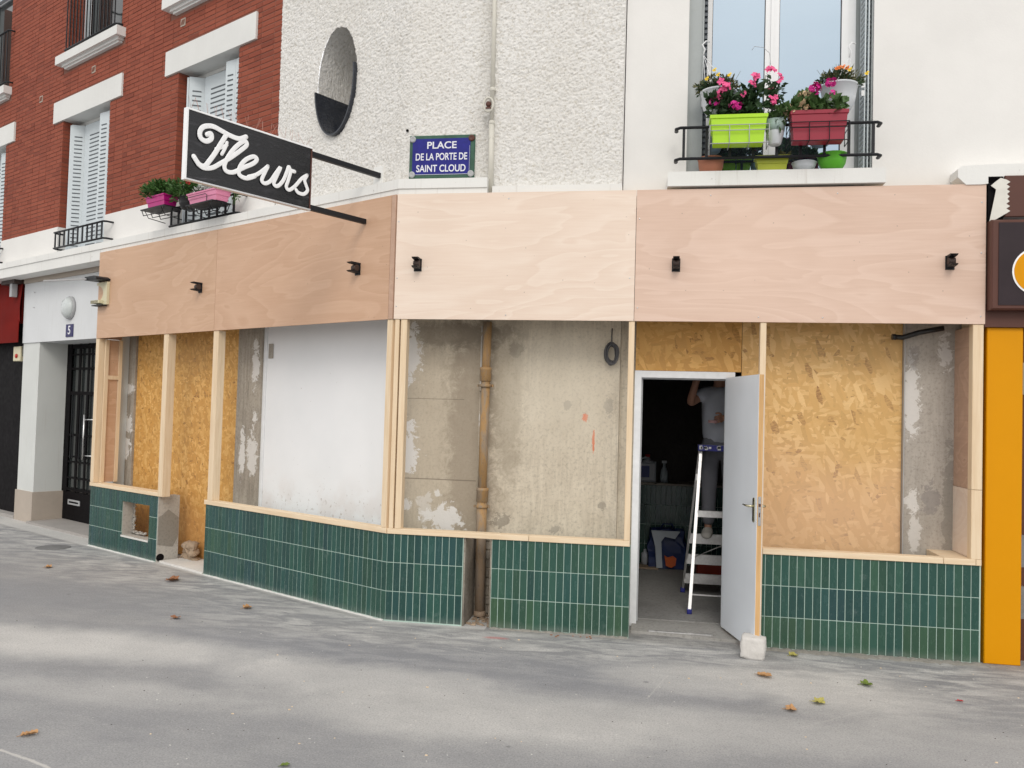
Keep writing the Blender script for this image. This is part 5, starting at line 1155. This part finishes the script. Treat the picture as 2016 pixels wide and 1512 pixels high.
def stems(mb, c, size, n, seed, base_z, r0=.0025):
    r = random.Random(seed)
    for i in range(n):
        a = r.uniform(0, 2*pi); k = r.random()**.5; p0 = Vector((c[0]+cos(a)*k*size[0]*.4, c[1]+sin(a)*k*size[1]*.5, base_z)); p2 = Vector((c[0]+cos(a)*k*size[0], c[1]+sin(a)*k*size[1], c[2]+r.uniform(-.3, .9)*size[2]))
        mb.tube([p0, (p0+p2)/2+Vector((r.gauss(0, .01), r.gauss(0, .01), .01)), p2], r0, 4)
def flower(mb, c, R, n=5, seed=0, face=(0, -1, .4)):
    r = random.Random(seed); f = Vector(face).normalized(); a = f.cross(Vector((0,0,1))).normalized(); b = a.cross(f)
    for i in range(n):
        t_ = 2*pi*i/n+r.uniform(-.2, .2); d = a*cos(t_)+b*sin(t_); s = (-a*sin(t_)+b*cos(t_)); C_ = Vector(c)
        mb.add([C_, C_+d*R*.55+s*R*.42+f*R*.18, C_+d*R+s*R*.18+f*R*.05, C_+d*R-s*R*.18+f*R*.05, C_+d*R*.55-s*R*.42+f*R*.18], [(0,1,2), (0,2,3), (0,3,4)])
def umbel(mb, c, R, n, seed):
    r = random.Random(seed)
    for i in range(n):
        d = Vector((r.gauss(0, 1), r.gauss(0, 1), r.gauss(0, 1)+.2)).normalized(); flower(mb, Vector(c)+d*R*r.uniform(.6, 1), R*.42, 5, seed*7+i, d)
def trough(name, frame, cx, cy, cz, w, d, h, mat, label, group=None, ribs=2):
    t = Thing(name, (cx, cy, cz), label, 'flower box', frame, group)
    m_ = MB(); bw_, bd = w*.46, d*.40; tw_, td = w/2, d/2
    vs = [(cx-bw_, cy-bd, cz), (cx+bw_, cy-bd, cz), (cx+bw_, cy+bd, cz), (cx-bw_, cy+bd, cz)]
    k_ = [(0, 0), (.45, 0), (.47, .006), (.86, .006), (.88, .014), (1, .014)]; vs = []; 
    for (t_, o_) in k_:
        a, b = bw_+(tw_-bw_)*t_+o_-.008, bd+(td-bd)*t_+o_-.008; zz = cz+h*t_; vs += [(cx-a, cy-b, zz), (cx+a, cy-b, zz), (cx+a, cy+b, zz), (cx-a, cy+b, zz)]
    vs += [(cx-tw_+.012, cy-td+.012, cz+h), (cx+tw_-.012, cy-td+.012, cz+h), (cx+tw_-.012, cy+td-.012, cz+h), (cx-tw_+.012, cy+td-.012, cz+h)]
    vs += [(cx-bw_*.95, cy-bd*.9, cz+h*.6), (cx+bw_*.95, cy-bd*.9, cz+h*.6), (cx+bw_*.95, cy+bd*.9, cz+h*.6), (cx-bw_*.95, cy+bd*.9, cz+h*.6)]
    fs = [(0,3,2,1)]; nr = len(vs)//4
    for i in range(nr-1):
        for j in range(4): fs.append((i*4+j, i*4+(j+1) % 4, (i+1)*4+(j+1) % 4, (i+1)*4+j))
    m_.add(vs, fs); m_.build('trough', mat, t)
    m_ = MB(); m_.box(cx-tw_+.02, cx+tw_-.02, cy-td+.02, cy+td-.02, cz+h*.7, cz+h*.9); m_.build('soil', 'soil', t)
    return t
def basket(frame, cx, cy, cz, w, d, h, label, mat='black_iron', hook=.1):
    t = Thing('wire_holder', (cx, cy, cz), label, 'flower box holder', frame)
    for zz in (cz-.004, cz+h*.5, cz+h*.72):
        m_ = MB(); m_.tube([(cx-w/2, cy+d/2, zz), (cx-w/2, cy-d/2, zz), (cx+w/2, cy-d/2, zz), (cx+w/2, cy+d/2, zz)], .004, 6); m_.build('wire_ring', mat, t)
    for xx in (cx-w/2, cx-w/6, cx+w/6, cx+w/2):
        m_ = MB(); m_.tube([(xx, cy-d/2, cz+h*.72), (xx, cy-d/2, cz-.004), (xx, cy+d/2, cz-.004), (xx, cy+d/2, cz+h+.03), (xx, cy+d/2+.03, cz+h+.02)], .0035, 6); m_.build('wire_hook', mat, t)
    return t
# big window railing and its flowers
railing(2.41, 4.015, -.07, 3.985, 4.245, 9, FC, 'low black railing carrying the flower boxes of the large window', ret=.10, wid=.022)
t1 = trough('flower_box', FC, 2.895, -.17, 4.055, .44, .17, .225, 'planter_green', 'lime green flower box with pink mandevilla on the railing', 'flower boxes on the big window railing')
m_ = MB(); leaves(m_, (2.76, -.15, 4.40), (.17, .10, .13), 330, .07, 1, .2, aspect=.6); leaves(m_, (3.01, -.15, 4.44), (.14, .09, .18), 460, .075, 2, .1, aspect=.6); leaves(m_, (3.19, -.15, 4.46), (.05, .05, .2), 40, .05, 3); m_.build('foliage', 'leaf_dark', t1, kind='stuff')
m_ = MB(); stems(m_, (2.78, -.16, 4.42), (.18, .07, .15), 7, 1, 4.24); stems(m_, (3.05, -.15, 4.52), (.16, .07, .2), 9, 2, 4.24); m_.build('stem', 'leaf_mid', t1)
for i, (x, z, R) in enumerate(((2.80, 4.525, .055), (2.995, 4.565, .062), (3.145, 4.63, .045), (3.195, 4.545, .042), (3.16, 4.40, .050), (3.14, 4.49, .03), (2.73, 4.455, .045), (2.93, 4.44, .03))):
    rr_ = random.Random(i+5); m_ = MB()
    for q in range(6 if R > .04 else 3): flower(m_, (x+rr_.gauss(0, R*.42), -.245+rr_.uniform(-.02, .02), z+rr_.gauss(0, R*.42)), R*rr_.uniform(.38, .6), 5, i*9+q, (rr_.gauss(0, .6), -1, rr_.uniform(-.1, .9)))
    m_.build('blossom', 'petal_pink', t1)
    m_ = MB(); leaves(m_, (x, -.20, z-R*.9), (R*.8, .03, R*.7), 14, .05, i+90, aspect=.55); m_.build('leaf', 'leaf_dark', t1, kind='stuff')
for i, (x, z) in enumerate(((2.70, 4.39), (2.855, 4.36), (2.885, 4.35))):
    m_ = MB(); umbel(m_, (x, -.24, z), .04, 12, i+40); m_.build('blossom', 'petal_magenta', t1)
t2 = trough('flower_box', FC, 3.51, -.17, 4.06, .43, .17, .235, 'planter_red', 'dark red flower box with magenta geraniums on the railing', 'flower boxes on the big window railing')
m_ = MB(); leaves(m_, (3.49, -.17, 4.36), (.22, .11, .085), 330, .065, 4, .5, aspect=.95); leaves(m_, (3.29, -.17, 4.30), (.10, .10, .09), 120, .06, 5, .8, aspect=.9); m_.build('foliage', 'leaf_mid', t2, kind='stuff')
m_ = MB(); leaves(m_, (3.36, -.20, 4.36), (.10, .07, .10), 80, .04, 6, aspect=.8); m_.build('faded_bloom', 'petal_cream', t2, kind='stuff')
for i, (x, z, R, n_) in enumerate(((3.475, 4.475, .052, 22), (3.60, 4.52, .045, 16), (3.61, 4.43, .035, 10))):
    m_ = MB(); umbel(m_, (x, -.22, z), R, n_, i+60); m_.build('blossom', 'petal_magenta', t2)
m_ = MB(); stems(m_, (3.52, -.18, 4.42), (.15, .05, .06), 8, 9, 4.26); m_.build('stem', 'leaf_mid', t2)
basket(FC, 2.90, -.17, 4.05, .46, .185, .20, 'thin grey wire holder around the lime green flower box', 'zinc'); basket(FC, 3.51, -.17, 4.055, .45, .185, .2, 'black wire holder around the dark red flower box')
def pot(name, cx, cy, cz, r0, r1, h, mat, label, frame=FC, cat='flower pot', group=None):
    t = Thing(name, (cx, cy, cz), label, cat, frame, group)
    m_ = MB(); m_.lathe([(r0*.8, 0), (r0, .01), (r0+(r1-r0)*.72, h*.42), (r0+(r1-r0)*.78, h*.5), (r0+(r1-r0)*.80, h*.52), (r1, h*.93), (r1*1.06, h*.95), (r1*1.06, h), (r1*.95, h), (r1*.8, h*.8), (0, h*.8)], (cx, cy, cz), 22); m_.build('pot', mat, t)
    m_ = MB(); m_.lathe([(0, h*.86), (r1*.9, h*.84)], (cx, cy, cz), 14); m_.build('soil', 'soil', t); return t
t3 = pot('small_pot', 3.19, -.13, 4.06, .05, .075, .20, 'pot_white', 'small pale pot between the lime and dark red flower boxes')
m_ = MB(); leaves(m_, (3.19, -.14, 4.30), (.07, .06, .07), 60, .045, 12, .3, aspect=.6); m_.build('foliage', 'leaf_mid', t3, kind='stuff')
m_ = MB(); m_.lathe([(.074, 0), (.082, .09), (.080, .09)], (3.19, -.13, 4.17), 20); m_.build('inner_pot', 'pot_grey_green', t3)
# hanging pots
def hanging(cx, cy, cz, hook, label, fl, seed, mat='leaf_dry', lean=0):
    t = pot('hanging_pot', cx, cy, cz, .075, .142, .24, 'pot_white', label, cat='hanging pot', group='white hanging pots')
    m_ = MB(); leaves(m_, (cx, cy, cz+.295), (.16, .12, .075), 900, .034, seed, .3, aspect=.4); m_.build('foliage', mat, t, kind='stuff')
    m_ = MB(); leaves(m_, (cx, cy, cz+.275), (.15, .12, .06), 700, .034, seed+3, .3, aspect=.5); m_.build('under_foliage', 'leaf_dark', t, kind='stuff')
    m_ = MB(); stems(m_, (cx, cy, cz+.33), (.18, .12, .08), 26, seed, cz+.2, .0015); m_.build('twig', 'leaf_dry', t, kind='stuff')
    m_ = MB()
    for a in (0.3, 2.3, 4.4): m_.tube([(cx+.145*cos(a), cy+.145*sin(a), cz+.23), hook], .0025, 5)
    m_.tube([hook, (hook[0]+.012, hook[1], hook[2]+.05), (hook[0]-.01, hook[1], hook[2]+.09), (hook[0]+.02, hook[1], hook[2]+.12), (hook[0]+.05, hook[1]+.02, hook[2]+.12)], .006, 6); m_.build('hanger', 'pvc_white', t)
    for i, (x, z, mt) in enumerate(fl): m_ = MB(); flower(m_, (x, cy-.12, z), .016, 6, i+seed); flower(m_, (x+.01, cy-.125, z+.012), .010, 5, i); m_.build('blossom', mt, t)
    return t
hanging(2.745, -.02, 4.31, (2.62, .05, 4.90), 'white hanging pot with tiny yellow flowers at the left of the big window', ((2.70, 4.69, 'petal_yellow'), (2.73, 4.65, 'petal_yellow'), (2.82, 4.645, 'petal_yellow'), (2.64, 4.62, 'petal_yellow')), 31)
hanging(3.705, .02, 4.34, (3.79, .05, 4.83), 'white hanging pot with orange flowers at the right of the big window', ((3.68, 4.685, 'petal_orange'), (3.71, 4.69, 'petal_orange'), (3.74, 4.68, 'petal_orange'), (3.76, 4.665, 'petal_yellow'), (3.89, 4.63, 'petal_yellow'), (3.66, 4.68, 'petal_orange')), 37)
# thin plant tendril arc
m_ = MB(); m_.tube([(3.12, -.1, 4.66), (3.15, -.1, 4.74), (3.14, -.1, 4.83), (3.09, -.1, 4.88), (3.02, -.1, 4.89), (3.0, -.1, 4.86)], .0022, 5); m_.build('plant_hoop', 'zinc', label='thin bent wire hoop rising from the pink flowers', cat='wire')
# pots standing on the sill behind the railing
pot('terracotta_pot', 2.70, .06, 3.887, .085, .105, .13, 'terracotta', 'terracotta pot on the window sill behind the railing')
t5 = trough('sill_box', FC, 3.185, .02, 3.887, .26, .13, .12, 'planter_olive', 'olive yellow box on the window sill under the railing'); m_ = MB(); leaves(m_, (3.30, 0, 4.0), (.10, .06, .06), 60, .04, 44, aspect=.4); m_.build('foliage', 'leaf_dry', t5, kind='stuff')
pot('bowl', 3.445, .03, 3.887, .06, .095, .07, 'pot_white', 'low white bowl on the sill between the olive box and bright green pot')
t6 = pot('green_pot', 3.66, .02, 3.887, .08, .115, .13, 'pot_green', 'bright green pot on the window sill under the railing')
# magenta and pink boxes at brick wall window
t7 = trough('flower_box', FA, -3.79, -.12, 4.085, .40, .19, .13, 'planter_magenta', 'magenta flower box full of green herbs on a black shelf', 'flower boxes on the small brick wall railing')
m_ = MB(); leaves(m_, (-3.84, -.12, 4.30), (.28, .13, .10), 1300, .055, 51, .3, aspect=.4); m_.build('foliage', 'leaf_herb', t7, kind='stuff')
t7b = pot('herb_pot', -3.36, -.05, 4.03, .07, .1, .14, 'black_plastic', 'dark pot with bushy green herbs between the magenta and pink boxes', FA)
m_ = MB(); leaves(m_, (-3.38, -.06, 4.25), (.19, .13, .12), 1000, .055, 52, .3, aspect=.4); m_.build('foliage', 'leaf_herb', t7b, kind='stuff')
t8 = trough('flower_box', FA, -2.82, -.12, 4.01, .56, .19, .12, 'planter_pink', 'pale pink flower box with silvery plants beneath the Fleurs sign', 'flower boxes on the small brick wall railing')
m_ = MB(); leaves(m_, (-2.84, -.12, 4.17), (.26, .09, .05), 260, .04, 53, .2, aspect=.4); m_.build('foliage', 'leaf_silver', t8, kind='stuff')
m_ = MB(); leaves(m_, (-2.90, -.10, 4.17), (.25, .09, .06), 160, .045, 54, .2, aspect=.5); m_.build('under_foliage', 'leaf_dark', t8, kind='stuff')
m_ = MB(); umbel(m_, (-3.12, -.2, 4.27), .03, 10, 5); m_.build('blossom', 'petal_red', t8)
m_ = MB(); leaves(m_, (-2.50, -.03, 4.10), (.07, .05, .08), 40, .045, 55, aspect=.4); stems(m_, (-2.50, -.03, 4.10), (.07, .05, .08), 5, 3, 3.98, .002); m_.build('trailing_sprig', 'leaf_mid', frame=FA, label='thin green sprig trailing at the right of the pink flower box', cat='plant')
for cx, cz_, lb in ((-3.79, 4.06, 'black wire shelf under the magenta flower box'), (-2.82, 3.985, 'black wire shelf under the pale pink flower box')):
    t = Thing('shelf_holder', (cx, -.15, cz_), lb, 'flower box holder', FA)
    m_ = MB(); m_.box(cx-.26, cx+.26, -.24, -.01, cz_+.004, cz_+.016); m_.build('shelf_plate', 'black_iron', t)
    for yy in (-.23, -.12, -.02):
        m_ = MB(); m_.tube([(cx-.24, yy, cz_), (cx-.20, yy, cz_-.06), (cx+.20, yy, cz_-.065), (cx+.24, yy, cz_)], .005, 6); m_.build('wire_loop', 'black_iron', t)
    for xx in (cx-.18, cx+.18):
        m_ = MB(); m_.tube([(xx, -.23, cz_), (xx, -.18, cz_-.08), (xx, .03, cz_-.1)], .005, 6); m_.build('strut', 'black_iron', t)
    if cx > -3.3: m_ = MB(); m_.tube([(cx-.24, -.225, cz_+.10), (cx+.10, -.225, cz_+.10), (cx+.13, -.225, cz_+.08), (cx+.13, -.225, cz_+.015)], .004, 6); m_.build('retaining_wire', 'black_iron', t)

# ------------------------------------------------------------------ leaves and debris on the pavement
def ground_leaf(x, y, s, mat, label, rot, seed, lobes=5):
    s *= .8
    r = random.Random(seed); n = 22; vs = [(0, 0, .006)]; 
    for i in range(n):
        a = 2*pi*i/n; rr = s*(.62+.38*abs(cos(a*lobes/2)))*r.uniform(.88, 1.08); x_, y_ = rr*cos(a)*.62, rr*sin(a)*(.95 if lobes > 2 else .55); vs.append((x_, y_, .004+abs(y_)*.30+r.uniform(0, .016)*(s/.08)+.006*(x_/s)**2))
    m_ = MB(); m_.add(vs, [(0, i+1, (i+1) % n+1) for i in range(n)], False)
    m_.tube([(0, 0, .008), (-s*.5, .004, .006), (-s*.9, s*.08, .004)], .0016, 4)
    R_ = Matrix.Rotation(rot, 4, 'Z'); m_.v = [tuple(R_ @ Vector(v)+Vector((x, y, 0))) for v in m_.v]
    m_.build('fallen_leaf', mat, label=label, cat='leaf', loc=(x, y, 0), group='fallen leaves on the pavement')
ground_leaf(-4.235, 1.178, .085, 'dry_leaf', 'small tan leaf on the pavement near the manhole cover', .3, 1)
ground_leaf(-2.606, .952, .13, 'brown_leaf', 'curled brown leaf in front of the gap in the plinth', .1, 2)
ground_leaf(-1.325, .078, .085, 'dry_leaf', 'small orange leaf below the long corner plinth', .7, 3)
ground_leaf(-1.724, -.427, .07, 'brown_leaf', 'small torn brown leaf further out below the corner plinth', 1.2, 4)
ground_leaf(-1.061, -2.936, .085, 'dry_leaf', 'tan leaf alone at the bottom left of the pavement', .75, 5, 2)
ground_leaf(3.103, -.777, .115, 'dry_leaf', 'long curled tan leaf in front of the concrete block', -.6, 6, 2)
ground_leaf(3.399, -.165, .075, 'yellow_leaf', 'crumpled yellowish leaf at the foot of the plinth by the door', .2, 7)
ground_leaf(3.793, -.791, .085, 'green_leaf', 'dark green leaf on the pavement before the orange shop', .1, 8)
ground_leaf(3.388, -1.266, .085, 'yellow_leaf', 'yellow-green mottled leaf on the pavement', -.4, 9)
ground_leaf(3.184, -1.453, .075, 'dry_leaf', 'tan leaf just below the mottled yellow-green leaf', -.1, 10)
ground_leaf(4.338, -.991, .04, 'petal_red', 'small red scrap on the pavement toward the orange shop', -.2, 11, 2)
ground_leaf(.46, -2.98, .05, 'green_leaf', 'thin green blade at the bottom edge of the pavement', .6, 12, 2)
def debris(name, items, mat, label, cat):
    m_ = MB()
    for (x, y, s, r) in items:
        c = Vector((x, y, s*.3)); vs = []
        for k in range(8): vs.append(c+Vector(((1 if k & 1 else -1)*s*r.uniform(.4, 1), (1 if k & 2 else -1)*s*r.uniform(.25, .6), (1 if k & 4 else -1)*s*.3*r.uniform(.6, 1))))
        m_.add(vs, [(0,2,3,1), (4,5,7,6), (0,1,5,4), (2,6,7,3), (0,4,6,2), (1,3,7,5)])
    m_.build(name, mat, label=label, cat=cat, kind='stuff', loc=(0, 0, 0))
r_ = random.Random(21)
def scat(n, x0, x1, y0, y1, s0, s1): return [(r_.uniform(x0, x1), r_.uniform(y0, y1), r_.uniform(s0, s1), r_) for _ in range(n)]
debris('plaster_crumbs', scat(150, -1.2, 4.8, -3.2, -.1, .002, .0065), 'crumb_white', 'tiny pale crumbs scattered over the pavement', 'crumbs')
debris('wood_splinters', scat(45, -.6, 4.8, -3.2, -.2, .004, .010), 'timber', 'tiny wood splinters scattered over the pavement', 'splinters')
debris('dark_grit', scat(160, -3.5, 5, -2.8, .2, .0015, .005), 'soil', 'dark grit scattered over the pavement', 'grit')
debris('door_debris', scat(30, 2.2, 2.85, .28, .62, .004, .013)+[(x, y, s+.0, r) for x, y, s, r in scat(8, 1.4, 2.0, -.12, -.04, .006, .014)], 'brown_leaf', 'brown leaf bits and grit on the door threshold', 'debris')
debris('gap_rubble', [(x, y, s, r) for x, y, s, r in scat(55, .71, .92, .05, .42, .012, .028)], 'rubble', 'brown rubble at the foot of the rusty pipe', 'rubble')
for k in range(9):
    rr = random.Random(70+k); s = .05+.03*rr.random(); bm = bmesh.new(); bmesh.ops.create_icosphere(bm, subdivisions=2, radius=s)
    for v in bm.verts: v.co += Vector(mn.noise_vector(v.co*14+Vector((k, 0, 0))))*s*.5; v.co.z *= .75
    me = bpy.data.meshes.new('rubble_lump'); bm.to_mesh(me); bm.free(); me.materials.append(MATS['rubble'])
    o = bpy.data.objects.new('rubble_lump', me); COL.objects.link(o); o.matrix_world = FA @ Matrix.Translation((-3.74+.09*(k % 3)+rr.uniform(-.02, .02), .36-.02*k/3, s*.6+.07*(k//3)))
    tag(o, '%s lump of brown rubble in the %s row of the heap behind the holed plinth' % (('first', 'middle', 'last')[k % 3], ('bottom', 'second', 'top')[k//3]), 'rubble', 'rubble heaped in the plinth gap')
m_ = MB(); m_.prism([(-3.80, .03), (-2.86, .0), (-2.86, .44), (-3.80, .44)], -.02, .02, 'z'); m_.build('gap_ledge', 'plaster_white', frame=FA, kind='structure')
m_ = MB(); m_.box(2.27, 2.80, .185, .20, .0225, .034); m_.build('threshold_strip', 'alu', label='thin metal strip lying along the door threshold', cat='strip')
